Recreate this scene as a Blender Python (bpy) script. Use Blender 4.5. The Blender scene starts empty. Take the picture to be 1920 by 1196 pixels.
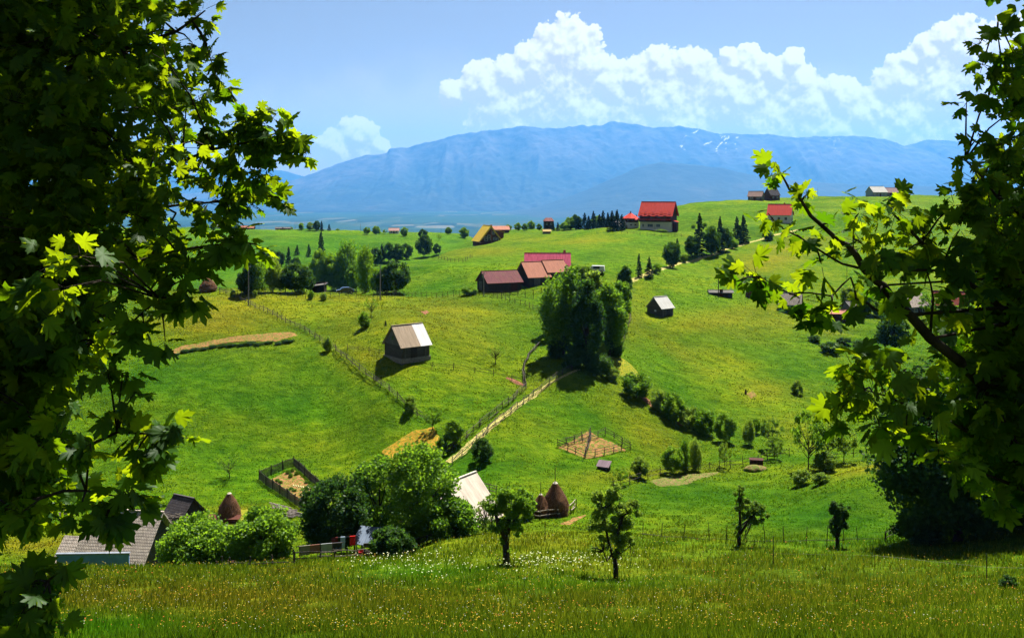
import bpy, bmesh, math, random
import numpy as np
from mathutils import Vector, Matrix
from math import radians as R, pi, sin, cos, tan
SC = bpy.context.scene
# ------------------------------------------------------------------ camera
F = 1732.0            # focal length in photograph pixels (photograph 1920 x 1196)
HY = 365.0            # photograph row of the horizon
cam_d = bpy.data.cameras.new("camera"); cam = bpy.data.objects.new("camera", cam_d)
SC.collection.objects.link(cam); SC.camera = cam
cam_d.sensor_fit = 'HORIZONTAL'; cam_d.sensor_width = 36.0; cam_d.lens = 36.0 * F / 1920.0
cam_d.shift_y = (HY - 598.0) / 1920.0
cam_d.clip_start = 0.1; cam_d.clip_end = 120000.0
cam.location = (0, 0, 0); cam.rotation_euler = (R(90), 0, 0)
# ------------------------------------------------------------------ sky, sun, exposure
SUN_EL, SUN_AZ = 58.0, 24.0
W = bpy.data.worlds.new("World"); SC.world = W; W.use_nodes = True
nt = W.node_tree; nt.nodes.clear()
wo = nt.nodes.new('ShaderNodeOutputWorld'); bg = nt.nodes.new('ShaderNodeBackground')
sky = nt.nodes.new('ShaderNodeTexSky'); sky.sky_type = 'NISHITA'; sky.sun_disc = False
sky.sun_elevation = R(SUN_EL); sky.sun_rotation = R(SUN_AZ)
sky.altitude = 1100; sky.air_density = 1.0; sky.dust_density = 1.6; sky.ozone_density = 1.8
bg.inputs['Strength'].default_value = 0.026
tnt = nt.nodes.new('ShaderNodeMix'); tnt.data_type = 'RGBA'; tnt.blend_type = 'MULTIPLY'; tnt.inputs[0].default_value = 1.0
tnt.inputs[7].default_value = (1.36, 1.05, .88, 1); nt.links.new(sky.outputs[0], tnt.inputs[6]); nt.links.new(tnt.outputs[2], bg.inputs[0])
# cumulus in the sky: a density field over the viewing direction (tangent coordinates of the world direction, +Y ahead)
CLOUDS = [(1060,104,62),(1010,126,50),(1100,122,46),(1052,175,96),(965,145,42),(905,160,40),(850,176,26),(950,210,66),(1140,156,50),(1190,144,34),(1245,128,40),(1298,126,38),(1235,200,86),(1110,232,80),
 (1372,114,24),(1402,124,36),(1450,132,30),(1482,116,26),(1500,156,36),(1380,186,74),(1500,206,62),(1578,188,40),(1628,214,42),(1565,240,56),(1450,246,70),(1290,262,80),(1690,156,46),(1706,114,24),(1742,98,30),(1776,72,30),(1820,100,60),(1770,175,90),(1900,110,70),(1880,215,110),(1700,240,80),
 (2050,170,110),(2230,160,90),(672,256,34),(630,276,30),(710,274,22),(893,168,15),(-260,250,70)]
cg = bpy.data.node_groups.new('cloud_density', 'ShaderNodeTree'); cg.interface.new_socket('P', in_out='INPUT', socket_type='NodeSocketVector'); cg.interface.new_socket('D', in_out='OUTPUT', socket_type='NodeSocketFloat')
gi, go = cg.nodes.new('NodeGroupInput'), cg.nodes.new('NodeGroupOutput')
def _m(op, a, b=None, c=None, tree=cg):
    x = tree.nodes.new('ShaderNodeMath'); x.operation = op
    for i, v in enumerate((a, b, c)):
        if v is None: continue
        if isinstance(v, (int, float)): x.inputs[i].default_value = v
        else: tree.links.new(v, x.inputs[i])
    return x.outputs[0]
def _warp(P, sc, amp, tree=cg):
    x = tree.nodes.new('ShaderNodeTexNoise'); x.inputs['Scale'].default_value = sc; x.inputs['Detail'].default_value = 2; tree.links.new(P, x.inputs[0])
    s = tree.nodes.new('ShaderNodeVectorMath'); s.operation = 'SUBTRACT'; tree.links.new(x.outputs['Color'], s.inputs[0]); s.inputs[1].default_value = (.5, .5, .5)
    k = tree.nodes.new('ShaderNodeVectorMath'); k.operation = 'SCALE'; tree.links.new(s.outputs[0], k.inputs[0]); k.inputs['Scale'].default_value = amp
    a = tree.nodes.new('ShaderNodeVectorMath'); a.operation = 'ADD'; tree.links.new(P, a.inputs[0]); tree.links.new(k.outputs[0], a.inputs[1]); return a.outputs[0]
P0 = gi.outputs[0]; PW = _warp(P0, .022, 34.0); M_ = None
for (px, py, r) in CLOUDS:
    d = cg.nodes.new('ShaderNodeVectorMath'); d.operation = 'DISTANCE'; cg.links.new(PW, d.inputs[0]); d.inputs[1].default_value = (px, -py, 0); v = _m('MULTIPLY_ADD', d.outputs['Value'], -1.0/(r*1.12), 1.0)
    M_ = v if M_ is None else _m('SMOOTH_MAX', M_, v, .12)
def _vor(P, sc, tree=cg):
    x = tree.nodes.new('ShaderNodeTexVoronoi'); x.feature = 'SMOOTH_F1'; x.inputs['Smoothness'].default_value = .35; x.inputs['Scale'].default_value = sc; tree.links.new(P, x.inputs['Vector']); return x.outputs['Distance']
P2 = _warp(P0, .05, 14.0); D = M_
D = _m('MULTIPLY_ADD', _vor(P2, .028), -.42, D); D = _m('MULTIPLY_ADD', _vor(P2, .066), -.26, D); D = _m('MULTIPLY_ADD', _vor(_warp(P0, .12, 6.0), .15), -.15, D)
nz_ = cg.nodes.new('ShaderNodeTexNoise'); nz_.inputs['Scale'].default_value = .03; nz_.inputs['Detail'].default_value = 6; nz_.inputs['Roughness'].default_value = .62; cg.links.new(P0, nz_.inputs[0])
D = _m('MULTIPLY_ADD', nz_.outputs['Fac'], .34, D); D = _m('ADD', D, .34); cg.links.new(D, go.inputs[0])
tc = nt.nodes.new('ShaderNodeTexCoord'); sp = nt.nodes.new('ShaderNodeSeparateXYZ'); nt.links.new(tc.outputs['Generated'], sp.inputs[0])
W_ = lambda *a: _m(*a, tree=nt)
def _m2(op, a, b=None, c=None): return _m(op, a, b, c, nt)
yy = _m2('MAXIMUM', sp.outputs[1], .02); cx = _m2('MULTIPLY_ADD', _m2('DIVIDE', sp.outputs[0], yy), F, 960.0); cy = _m2('MULTIPLY_ADD', _m2('DIVIDE', sp.outputs[2], yy), F, -HY)
cv = nt.nodes.new('ShaderNodeCombineXYZ'); nt.links.new(cx, cv.inputs[0]); nt.links.new(cy, cv.inputs[1])
def _dens(off):
    g = nt.nodes.new('ShaderNodeGroup'); g.node_tree = cg; a = nt.nodes.new('ShaderNodeVectorMath'); a.operation = 'ADD'; nt.links.new(cv.outputs[0], a.inputs[0]); a.inputs[1].default_value = off; nt.links.new(a.outputs[0], g.inputs[0]); return g.outputs[0]
def _ss(v, a, b):
    x = nt.nodes.new('ShaderNodeMapRange'); x.interpolation_type = 'SMOOTHSTEP'; nt.links.new(v, x.inputs[0]); x.inputs[1].default_value = a; x.inputs[2].default_value = b; return x.outputs[0]
D0 = _dens((0, 0, 0)); D1 = _dens((5.0, 13.0, 0))
alpha = _ss(D0, .0, .08); lit = _m2('MULTIPLY_ADD', _m2('SUBTRACT', D0, D1), 2.3, .50); thick = _ss(D0, .05, .55); lit = _m2('MULTIPLY_ADD', thick, -.20, lit)
cr = nt.nodes.new('ShaderNodeValToRGB'); nt.links.new(lit, cr.inputs[0]); e_ = cr.color_ramp.elements; e_.new(.5); e_.new(.5)
for i, (p_, c_) in enumerate([(.05, (.205,.190,.210)), (.35, (.245,.228,.235)), (.60, (.288,.270,.268)), (.95, (.335,.318,.300))]): e_[i].position = p_; e_[i].color = (*c_, 1)
bc = nt.nodes.new('ShaderNodeBackground'); nt.links.new(cr.outputs[0], bc.inputs[0]); bc.inputs[1].default_value = 1.08
# thin veil round the cumulus
vn = nt.nodes.new('ShaderNodeTexNoise'); vn.inputs['Scale'].default_value = .008; vn.inputs['Detail'].default_value = 6; nt.links.new(cv.outputs[0], vn.inputs[0])
ve = nt.nodes.new('ShaderNodeVectorMath'); ve.operation = 'MULTIPLY_ADD'; nt.links.new(cv.outputs[0], ve.inputs[0]); ve.inputs[1].default_value = (1/900., 1/150., 0); ve.inputs[2].default_value = (-1130/900., 262/150., 0)
vl = nt.nodes.new('ShaderNodeVectorMath'); vl.operation = 'LENGTH'; nt.links.new(ve.outputs[0], vl.inputs[0]); veil = _ss(_m2('MULTIPLY_ADD', vn.outputs['Fac'], -.9, vl.outputs['Value']), .75, .0)
veil = _m2('MULTIPLY', veil, .62); al = _m2('MAXIMUM', alpha, veil); al = _m2('MULTIPLY', al, _ss(sp.outputs[1], .05, .2))
vb = nt.nodes.new('ShaderNodeBackground'); vb.inputs[0].default_value = (.235,.225,.255, 1); vb.inputs[1].default_value = 1.0
mxa = nt.nodes.new('ShaderNodeMixShader'); nt.links.new(_m2('MULTIPLY', veil, _ss(sp.outputs[1], .05, .2)), mxa.inputs[0]); nt.links.new(bg.outputs[0], mxa.inputs[1]); nt.links.new(vb.outputs[0], mxa.inputs[2])
mxb = nt.nodes.new('ShaderNodeMixShader'); nt.links.new(_m2('MULTIPLY', alpha, _ss(sp.outputs[1], .05, .2)), mxb.inputs[0]); nt.links.new(mxa.outputs[0], mxb.inputs[1]); nt.links.new(bc.outputs[0], mxb.inputs[2]); nt.links.new(mxb.outputs[0], wo.inputs[0])
sl = bpy.data.lights.new("sun", 'SUN'); sun = bpy.data.objects.new("sun", sl); SC.collection.objects.link(sun)
sl.energy = 5.0; sl.angle = R(0.53); sl.color = (1.0, 0.94, 0.84)
SDIR = Vector((sin(R(SUN_AZ))*cos(R(SUN_EL)), cos(R(SUN_AZ))*cos(R(SUN_EL)), sin(R(SUN_EL))))
sun.rotation_mode = 'QUATERNION'; sun.rotation_quaternion = SDIR.to_track_quat('Z', 'Y'); sun.location = (0, 0, 80)
SC.view_settings.view_transform = 'Standard'; SC.view_settings.look = 'None'
SC.view_settings.exposure = 1.76; SC.view_settings.gamma = 1.0; SC.view_settings.use_curve_mapping = False
SC.render.engine = 'CYCLES'
SC.cycles.max_bounces = 7; SC.cycles.diffuse_bounces = 3; SC.cycles.transmission_bounces = 4
SC.cycles.transparent_max_bounces = 8; SC.cycles.volume_bounces = 0; SC.cycles.use_denoising = True
SC.cycles.use_adaptive_sampling = True; SC.cycles.adaptive_threshold = 0.02
# ------------------------------------------------------------------ object helpers
COL = SC.collection
def tag(o, label=None, cat=None, group=None, kind=None):
    if label: o['label'] = label
    if cat: o['category'] = cat
    if group: o['group'] = group
    if kind: o['kind'] = kind
    return o
def empty(name, loc=(0,0,0), rz=0.0, scale=1.0, label=None, cat=None, group=None):
    o = bpy.data.objects.new(name, None); COL.objects.link(o)
    o.empty_display_size = 0.5; o.location = loc; o.rotation_euler = (0, 0, rz); o.scale = (scale,)*3
    return tag(o, label, cat, group)
def mesh_np(name, V, faces=None, mats=(), parent=None, smooth=False, midx=None, attrs=None):
    """V (n,3) array; faces (m,3) or (m,4) array or a list of tuples"""
    me = bpy.data.meshes.new(name)
    V = np.asarray(V, dtype=np.float32)
    if isinstance(faces, np.ndarray):
        k = faces.shape[1]; m = len(faces)
        me.vertices.add(len(V)); me.vertices.foreach_set('co', V.ravel())
        me.loops.add(m*k); me.loops.foreach_set('vertex_index', faces.astype(np.int32).ravel())
        me.polygons.add(m)
        me.polygons.foreach_set('loop_start', np.arange(0, m*k, k, dtype=np.int32))
        me.polygons.foreach_set('loop_total', np.full(m, k, dtype=np.int32))
    else:
        me.from_pydata([tuple(map(float, v)) for v in V], [], [tuple(f) for f in faces])
    if smooth: me.polygons.foreach_set('use_smooth', np.ones(len(me.polygons), dtype=bool))
    if midx is not None: me.polygons.foreach_set('material_index', np.asarray(midx, dtype=np.int32))
    if attrs:
        for an, av in attrs.items():
            a = me.attributes.new(an, 'FLOAT', 'POINT'); a.data.foreach_set('value', np.asarray(av, dtype=np.float32).ravel())
    for m_ in (mats if isinstance(mats, (list, tuple)) else [mats]): me.materials.append(m_)
    me.update(calc_edges=True); me.validate()
    o = bpy.data.objects.new(name, me); COL.objects.link(o)
    if parent: o.parent = parent
    return o
def copy_tree(root, loc=None, rz=None, scale=None, label=None, group=None):
    c = root.copy(); COL.objects.link(c)
    if loc is not None: c.location = loc
    if rz is not None: c.rotation_euler = (0, 0, rz)
    if scale is not None: c.scale = scale if hasattr(scale, '__len__') else (scale,)*3
    if label: c['label'] = label
    if group: c['group'] = group
    for ch in list(root.children):
        d = ch.copy(); COL.objects.link(d); d.parent = c
        for g in list(ch.children):
            e = g.copy(); COL.objects.link(e); e.parent = d
    return c
class MB:
    """collects boxes, bars, tubes and polygons; build() links them as one mesh object"""
    def __init__(s): s.v = []; s.f = []; s.m = []
    def poly(s, pts, mi=0):
        n = len(s.v); s.v += [tuple(p) for p in pts]; s.f.append(tuple(range(n, n+len(pts)))); s.m.append(mi)
    def box(s, c, d, rz=0.0, mi=0, tilt=None):
        x, y, z = d[0]/2, d[1]/2, d[2]/2
        M = Matrix.Rotation(rz, 3, 'Z')
        if tilt is not None: M = M @ tilt
        n = len(s.v)
        for a in (-1, 1):
            for b in (-1, 1):
                for e in (-1, 1):
                    p = M @ Vector((a*x, b*y, e*z)); s.v.append((p.x+c[0], p.y+c[1], p.z+c[2]))
        for q in ((0,1,3,2),(4,6,7,5),(0,4,5,1),(2,3,7,6),(0,2,6,4),(1,5,7,3)):
            s.f.append(tuple(n+i for i in q)); s.m.append(mi)
    def tube(s, a, b, r0, r1=None, k=6, mi=0, cap=True):
        r1 = r0 if r1 is None else r1
        a, b = Vector(a), Vector(b); d = (b-a)
        if d.length < 1e-6: return
        d.normalize(); u = d.orthogonal().normalized(); w = d.cross(u); n = len(s.v)
        for p, r in ((a, r0), (b, r1)):
            for i in range(k):
                t = 2*pi*i/k; q = p + u*cos(t)*r + w*sin(t)*r; s.v.append(tuple(q))
        for i in range(k):
            j = (i+1) % k; s.f.append((n+i, n+j, n+k+j, n+k+i)); s.m.append(mi)
        if cap:
            s.f.append(tuple(n+i for i in reversed(range(k)))); s.m.append(mi)
            s.f.append(tuple(n+k+i for i in range(k))); s.m.append(mi)
    def chain(s, pts, rad, k=6, mi=0):
        """one continuous tapered tube through pts"""
        pts = [Vector(p) for p in pts]; n = len(s.v); u = None
        for i, p in enumerate(pts):
            d = (pts[min(i+1, len(pts)-1)] - pts[max(i-1, 0)]).normalized()
            u = d.orthogonal().normalized() if u is None else (u - d*u.dot(d)).normalized()
            w = d.cross(u)
            for j in range(k):
                t = 2*pi*j/k; s.v.append(tuple(p + (u*cos(t) + w*sin(t))*rad[i]))
        for i in range(len(pts)-1):
            for j in range(k):
                q = (j+1) % k; s.f.append((n+i*k+j, n+i*k+q, n+(i+1)*k+q, n+(i+1)*k+j)); s.m.append(mi)
        s.f.append(tuple(n+j for j in reversed(range(k)))); s.m.append(mi)
        s.f.append(tuple(n+(len(pts)-1)*k+j for j in range(k))); s.m.append(mi)
    def slab(s, quad, th, mi=0):
        """a plate of thickness th whose top face is quad (counter-clockwise seen from outside)"""
        q = [Vector(p) for p in quad]; nrm = (q[1]-q[0]).cross(q[-1]-q[0]).normalized(); n = len(s.v); k = len(q)
        s.v += [tuple(p) for p in q] + [tuple(p - nrm*th) for p in q]
        s.f.append(tuple(range(n, n+k))); s.m.append(mi); s.f.append(tuple(reversed(range(n+k, n+2*k)))); s.m.append(mi)
        for i in range(k):
            j = (i+1) % k; s.f.append((n+i, n+k+i, n+k+j, n+j)); s.m.append(mi)
    def build(s, name, mats, parent=None, smooth=False):
        return mesh_np(name, np.array(s.v), s.f, mats, parent, smooth, s.m if s.m else None)
# ------------------------------------------------------------------ numpy noise
def _h(ix, iy, iz=0, seed=0):
    n = (ix.astype(np.int64)*374761393 + iy.astype(np.int64)*668265263 + (np.asarray(iz).astype(np.int64))*2147483647 + seed*974711) & 0x7fffffff
    n = ((n ^ (n >> 13)) * 1274126177) & 0x7fffffff
    n = ((n ^ (n >> 16)) * 1103515245 + 12345) & 0x7fffffff
    return ((n ^ (n >> 15)) & 0xffffff) / float(0xffffff)
def vn2(x, y, seed=0):
    ix, iy = np.floor(x), np.floor(y); fx, fy = x-ix, y-iy
    fx = fx*fx*fx*(fx*(fx*6-15)+10); fy = fy*fy*fy*(fy*(fy*6-15)+10)
    a = _h(ix, iy, 0, seed); b = _h(ix+1, iy, 0, seed); c = _h(ix, iy+1, 0, seed); d = _h(ix+1, iy+1, 0, seed)
    return (a*(1-fx)+b*fx)*(1-fy) + (c*(1-fx)+d*fx)*fy
def vn3(x, y, z, seed=0):
    ix, iy, iz = np.floor(x), np.floor(y), np.floor(z); fx, fy, fz = x-ix, y-iy, z-iz
    fx = fx*fx*(3-2*fx); fy = fy*fy*(3-2*fy); fz = fz*fz*(3-2*fz)
    def L(k):
        a = _h(ix, iy, iz+k, seed); b = _h(ix+1, iy, iz+k, seed); c = _h(ix, iy+1, iz+k, seed); d = _h(ix+1, iy+1, iz+k, seed)
        return (a*(1-fx)+b*fx)*(1-fy) + (c*(1-fx)+d*fx)*fy
    return L(0)*(1-fz) + L(1)*fz
def fbm2(x, y, o=4, seed=0):
    r = 0; a = 0.5; t = 0
    for i in range(o): r = r + a*vn2(x*2**i+17.3*i, y*2**i+9.1*i, seed+i); t += a; a *= 0.5
    return r/t
def fbm3(x, y, z, o=3, seed=0):
    r = 0; a = 0.5; t = 0
    for i in range(o): r = r + a*vn3(x*2**i+17.3*i, y*2**i+9.1*i, z*2**i, seed+i); t += a; a *= 0.5
    return r/t
def ico(sub):
    bm = bmesh.new(); bmesh.ops.create_icosphere(bm, subdivisions=sub, radius=1.0)
    V = np.array([v.co[:] for v in bm.verts]); Fc = np.array([[v.index for v in f.verts] for f in bm.faces]); bm.free(); return V, Fc
ICO = {k: ico(k) for k in (2, 3, 4, 5)}
def sst(a, b, x):
    t = np.clip((x-a)/(b-a), 0, 1); return t*t*(3-2*t)
# ------------------------------------------------------------------ material helpers
def new_mat(name):
    m = bpy.data.materials.new(name); m.use_nodes = True; n = m.node_tree; n.nodes.clear()
    o = n.nodes.new('ShaderNodeOutputMaterial'); return m, n, o
class NG:
    """small node-graph helper"""
    def __init__(s, n): s.n = n
    def add(s, t, **kw):
        x = s.n.nodes.new(t)
        for k, v in kw.items():
            if k.startswith('_'): setattr(x, k[1:], v)
        return x
    def link(s, a, b): s.n.links.new(a, b)
    def setin(s, sock, v):
        if hasattr(v, 'is_output') or isinstance(v, bpy.types.NodeSocket): s.link(v, sock)
        else: sock.default_value = v
    def coord(s, kind='Object'):
        return s.n.nodes.new('ShaderNodeTexCoord').outputs[kind]
    def mapping(s, vec, scale=(1,1,1), rot=(0,0,0)):
        m = s.n.nodes.new('ShaderNodeMapping'); m.inputs['Scale'].default_value = scale; m.inputs['Rotation'].default_value = rot
        s.link(vec, m.inputs[0]); return m.outputs[0]
    def noise(s, vec, scale, detail=3, rough=0.55, dist=0.0):
        x = s.n.nodes.new('ShaderNodeTexNoise'); x.inputs['Scale'].default_value = scale; x.inputs['Detail'].default_value = detail
        x.inputs['Roughness'].default_value = rough; x.inputs['Distortion'].default_value = dist
        if vec is not None: s.link(vec, x.inputs['Vector'])
        return x.outputs['Fac']
    def vor(s, vec, scale, feature='F1', out='Distance'):
        x = s.n.nodes.new('ShaderNodeTexVoronoi'); x.feature = feature; x.inputs['Scale'].default_value = scale
        s.link(vec, x.inputs['Vector']); return x.outputs[out]
    def ramp(s, fac, stops, interp='LINEAR'):
        x = s.n.nodes.new('ShaderNodeValToRGB'); x.color_ramp.interpolation = interp; e = x.color_ramp.elements
        while len(e) < len(stops): e.new(0.5)
        for i, (p, c) in enumerate(stops):
            e[i].position = p; e[i].color = (c[0], c[1], c[2], 1) if hasattr(c, '__len__') else (c, c, c, 1)
        s.link(fac, x.inputs[0]); return x.outputs[0]
    def mix(s, fac, a, b, mode='MIX'):
        x = s.n.nodes.new('ShaderNodeMix'); x.data_type = 'RGBA'; x.blend_type = mode; x.clamp_factor = True
        s.setin(x.inputs[0], fac); s.setin(x.inputs[6], a if not isinstance(a, tuple) else (*a[:3], 1)); s.setin(x.inputs[7], b if not isinstance(b, tuple) else (*b[:3], 1))
        return x.outputs[2]
    def math(s, op, a, b=0.0, clamp=False):
        x = s.n.nodes.new('ShaderNodeMath'); x.operation = op; x.use_clamp = clamp
        s.setin(x.inputs[0], a); s.setin(x.inputs[1], b); return x.outputs[0]
    def attr(s, name):
        x = s.n.nodes.new('ShaderNodeAttribute'); x.attribute_name = name; return x.outputs['Fac']
    def bump(s, h, strength=0.5, dist=0.1):
        x = s.n.nodes.new('ShaderNodeBump'); x.inputs['Strength'].default_value = strength; x.inputs['Distance'].default_value = dist
        s.link(h, x.inputs['Height']); return x.outputs[0]
    def rand(s):
        return s.n.nodes.new('ShaderNodeObjectInfo').outputs['Random']
def principled(G, out, col, rough=0.8, normal=None, metal=0.0, spec=0.3):
    b = G.n.nodes.new('ShaderNodeBsdfPrincipled')
    G.setin(b.inputs['Base Color'], col if not isinstance(col, tuple) else (*col[:3], 1)); G.setin(b.inputs['Roughness'], rough)
    b.inputs['Metallic'].default_value = metal; b.inputs['Specular IOR Level'].default_value = spec
    if normal is not None: G.link(normal, b.inputs['Normal'])
    G.link(b.outputs[0], out.inputs[0]); return b
# ================================================================== THE TERRAIN
# each column: photograph column -> list of (distance, apparent row) knots of the ground seen along it
COLS = {
 0:[(28,1196),(40,1135),(56,1085),(68,1064),(76,1080),(85,1088),(95,1040),(105,985),(115,930),(125,860),(135,790),(150,720),(165,650),(180,610),(200,570),(215,553),(240,578),(290,600),(340,560),(400,500),(480,455),(560,432),(600,430),(680,455)],
 300:[(28,1196),(40,1135),(56,1085),(68,1063),(76,1078),(86,1085),(95,1035),(105,972),(115,905),(123,850),(131,790),(139,730),(147,680),(153,650),(165,615),(180,580),(195,558),(208,547),(225,565),(270,590),(320,555),(360,530),(400,500),(480,450),(560,432),(600,428),(680,455)],
 450:[(28,1196),(40,1133),(56,1083),(68,1062),(76,1072),(86,1066),(95,1020),(105,970),(112,925),(120,870),(128,805),(136,745),(144,695),(152,650),(165,607),(178,575),(192,552),(204,545),(225,575),(270,600),(320,550),(360,520),(400,490),(480,450),(560,434),(600,430),(680,455)],
 600:[(28,1196),(40,1132),(56,1080),(66,1052),(74,1050),(84,1038),(95,1008),(105,965),(112,925),(120,870),(128,800),(136,740),(144,690),(152,650),(165,605),(180,570),(195,552),(205,548),(225,570),(270,590),(320,545),(360,515),(400,490),(480,458),(560,437),(600,432),(680,455)],
 750:[(28,1196),(40,1132),(56,1082),(64,1055),(72,1040),(82,1023),(92,992),(102,950),(110,900),(118,850),(124,790),(130,730),(136,690),(144,645),(155,605),(170,575),(190,556),(203,550),(215,545),(235,520),(255,497),(272,490),(300,520),(350,540),(400,500),(450,475),(520,448),(600,435),(680,455)],
 850:[(28,1196),(40,1130),(56,1078),(66,1040),(76,1005),(86,985),(95,960),(104,915),(112,870),(119,820),(126,770),(134,715),(143,670),(155,625),(170,590),(188,560),(203,551),(220,530),(245,500),(275,480),(310,468),(345,480),(400,490),(460,465),(530,448),(600,437),(680,455)],
 950:[(28,1196),(40,1128),(56,1068),(60,1055),(70,1020),(80,990),(90,960),(100,920),(108,880),(116,835),(124,785),(133,735),(143,690),(155,645),(170,600),(187,568),(203,553),(220,525),(245,495),(280,470),(320,455),(370,445),(420,433),(460,432),(520,460),(680,480)],
 1050:[(28,1196),(40,1128),(56,1075),(66,1035),(76,1002),(86,975),(96,940),(105,900),(113,860),(121,815),(129,765),(137,710),(147,670),(160,630),(175,590),(190,565),(205,545),(222,520),(245,495),(280,470),(320,450),(370,438),(420,431),(450,430),(520,460),(680,480)],
 1150:[(28,1196),(40,1130),(56,1083),(66,1040),(76,1010),(86,975),(96,940),(105,905),(114,865),(122,820),(130,770),(138,725),(148,690),(162,645),(180,600),(200,560),(220,525),(245,495),(280,468),(310,445),(340,430),(380,428),(420,428),(480,450),(680,470)],
 1300:[(28,1196),(40,1132),(56,1080),(66,1045),(75,1012),(83,995),(92,960),(101,925),(110,890),(120,850),(130,805),(142,760),(156,710),(172,660),(190,605),(212,560),(240,520),(275,485),(305,455),(335,432),(380,400),(430,382),(450,379),(500,395),(680,450)],
 1450:[(28,1196),(40,1135),(56,1085),(66,1045),(75,1015),(82,1005),(90,965),(98,930),(106,900),(116,868),(126,835),(140,785),(156,730),(175,675),(200,610),(225,565),(260,515),(300,470),(330,442),(360,415),(400,392),(450,377),(480,375),(540,390),(680,430)],
 1600:[(28,1196),(40,1138),(56,1090),(66,1048),(76,1018),(83,985),(90,930),(96,894),(101,882),(108,890),(116,872),(126,845),(140,800),(156,745),(176,680),(200,620),(225,580),(260,530),(300,475),(330,445),(370,410),(430,385),(500,370),(540,368),(620,385)],
 1750:[(28,1196),(40,1140),(56,1090),(66,1045),(76,1010),(84,970),(92,900),(98,868),(104,864),(114,878),(124,850),(138,805),(156,745),(176,680),(200,625),(225,585),(260,530),(300,480),(340,445),(380,415),(440,388),(500,372),(560,368),(650,385)],
 1920:[(28,1196),(40,1135),(56,1075),(66,1025),(76,980),(86,930),(94,880),(101,857),(108,858),(118,862),(130,830),(145,780),(165,720),(190,650),(215,600),(245,550),(290,490),(340,445),(390,410),(450,385),(520,370),(600,368),(700,385)],
}
COLS[-700] = COLS[0]; COLS[2700] = COLS[1920]
CAMH = 1.75
def pchip(x, y, q):
    x = np.asarray(x, float); y = np.asarray(y, float); h = np.diff(x); d = np.diff(y)/h; m = np.zeros(len(x))
    for i in range(1, len(x)-1):
        if d[i-1]*d[i] > 0:
            w1 = 2*h[i]+h[i-1]; w2 = h[i]+2*h[i-1]; m[i] = (w1+w2)/(w1/d[i-1]+w2/d[i])
    m[0] = d[0]; m[-1] = d[-1]
    i = np.clip(np.searchsorted(x, q)-1, 0, len(x)-2); t = (q-x[i])/h[i]
    return ((2*t**3-3*t**2+1)*y[i] + (t**3-2*t**2+t)*h[i]*m[i] + (-2*t**3+3*t**2)*y[i+1] + (t**3-t**2)*h[i]*m[i+1])
GY = np.concatenate([np.linspace(-20, 2.5, 10), np.exp(np.arange(math.log(3.0), math.log(26), 0.06)),
                     np.exp(np.arange(math.log(26.0), math.log(240), 0.0085)), np.exp(np.arange(math.log(240), math.log(700), 0.013)),
                     np.exp(np.arange(math.log(705), math.log(15500), 0.05)), [16500, 18500, 21000, 24000, 27500]])
GP = np.concatenate([np.arange(-1500, -220, 40), np.arange(-220, 2140, 7.5), np.arange(2140, 3500, 40)]).astype(float)
_cp = sorted(COLS); _T = []
for c in _cp:
    k = COLS[c]; Y = [-20, 0, 14] + [a for a, b in k]; Z = [5.2, -CAMH, -7.4] + [-(b-HY)*a/F for a, b in k]
    Y += [900, 1300, 2000, 3000, 5000, 30000]; Z += [-75, -160, -250, -300, -310, -310]
    _T.append(pchip(np.log(np.array(Y)+40.0), Z, np.log(GY+40.0)))
_T = np.array(_T)
# smooth interpolation across the columns (Catmull-Rom with limited tangents)
GZ = np.zeros((len(GY), len(GP)))
_pc = np.clip(GP, _cp[0], _cp[-1])
for j in range(len(GY)): GZ[j] = pchip(_cp, _T[:, j], _pc)
XX = (GP[None, :]-960.0)/F*np.maximum(GY[:, None], 6.0)*np.ones_like(GZ); YY = GY[:, None]*np.ones_like(GZ)
_amp = sst(60, 110, YY)*(1-sst(700, 900, YY))
GZ = GZ + _amp*(((fbm2(XX/26, YY/26, 3, 5)-.5)*3.4) + (fbm2(XX/5.5, YY/5.5, 3, 9)-.5)*0.5) + (fbm2(XX/2.0, YY/2.0, 2, 11)-.5)*0.12*(YY < 700)
GZ = GZ + sst(2600, 5000, YY)*((fbm2(XX/900, YY/1800, 4, 3)-.5)*50)
def _cell(X, Y):
    X = np.asarray(X, float); Y = np.asarray(Y, float)
    px = 960+F*X/np.maximum(Y, 6.0)
    i = np.clip(np.searchsorted(GP, px)-1, 0, len(GP)-2); j = np.clip(np.searchsorted(GY, Y)-1, 0, len(GY)-2)
    a = np.clip((px-GP[i])/(GP[i+1]-GP[i]), 0, 1); b = np.clip((Y-GY[j])/(GY[j+1]-GY[j]), 0, 1)
    return i, j, a, b
def gz(X, Y):
    i, j, a, b = _cell(X, Y)
    r = (GZ[j, i]*(1-a)+GZ[j, i+1]*a)*(1-b) + (GZ[j+1, i]*(1-a)+GZ[j+1, i+1]*a)*b
    return float(r) if r.ndim == 0 else r
_RY = np.exp(np.arange(math.log(22.0), math.log(720), 0.0015))
def at(px, py, near=None, lo=24.0):
    """point of the ground seen at photograph pixel (px, py); near picks the crossing closest to that distance"""
    X = (px-960)/F*_RY; zr = -(py-HY)/F*_RY; g = gz(X, _RY); s = zr - g
    k = np.nonzero((s[:-1] > 0) & (s[1:] <= 0) & (_RY[:-1] > lo))[0]
    if len(k) == 0:
        kk = int(np.argmin(np.abs(s[_RY > lo]))) + int(np.sum(_RY <= lo))
    else: kk = int(k[0]) if near is None else int(k[np.argmin(np.abs(_RY[k]-near))])
    Y = float(_RY[kk]); X = (px-960)/F*Y
    return Vector((X, Y, gz(X, Y)))
def on(px, Y):
    X = (px-960)/F*Y; return Vector((X, Y, gz(X, Y)))
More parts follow.
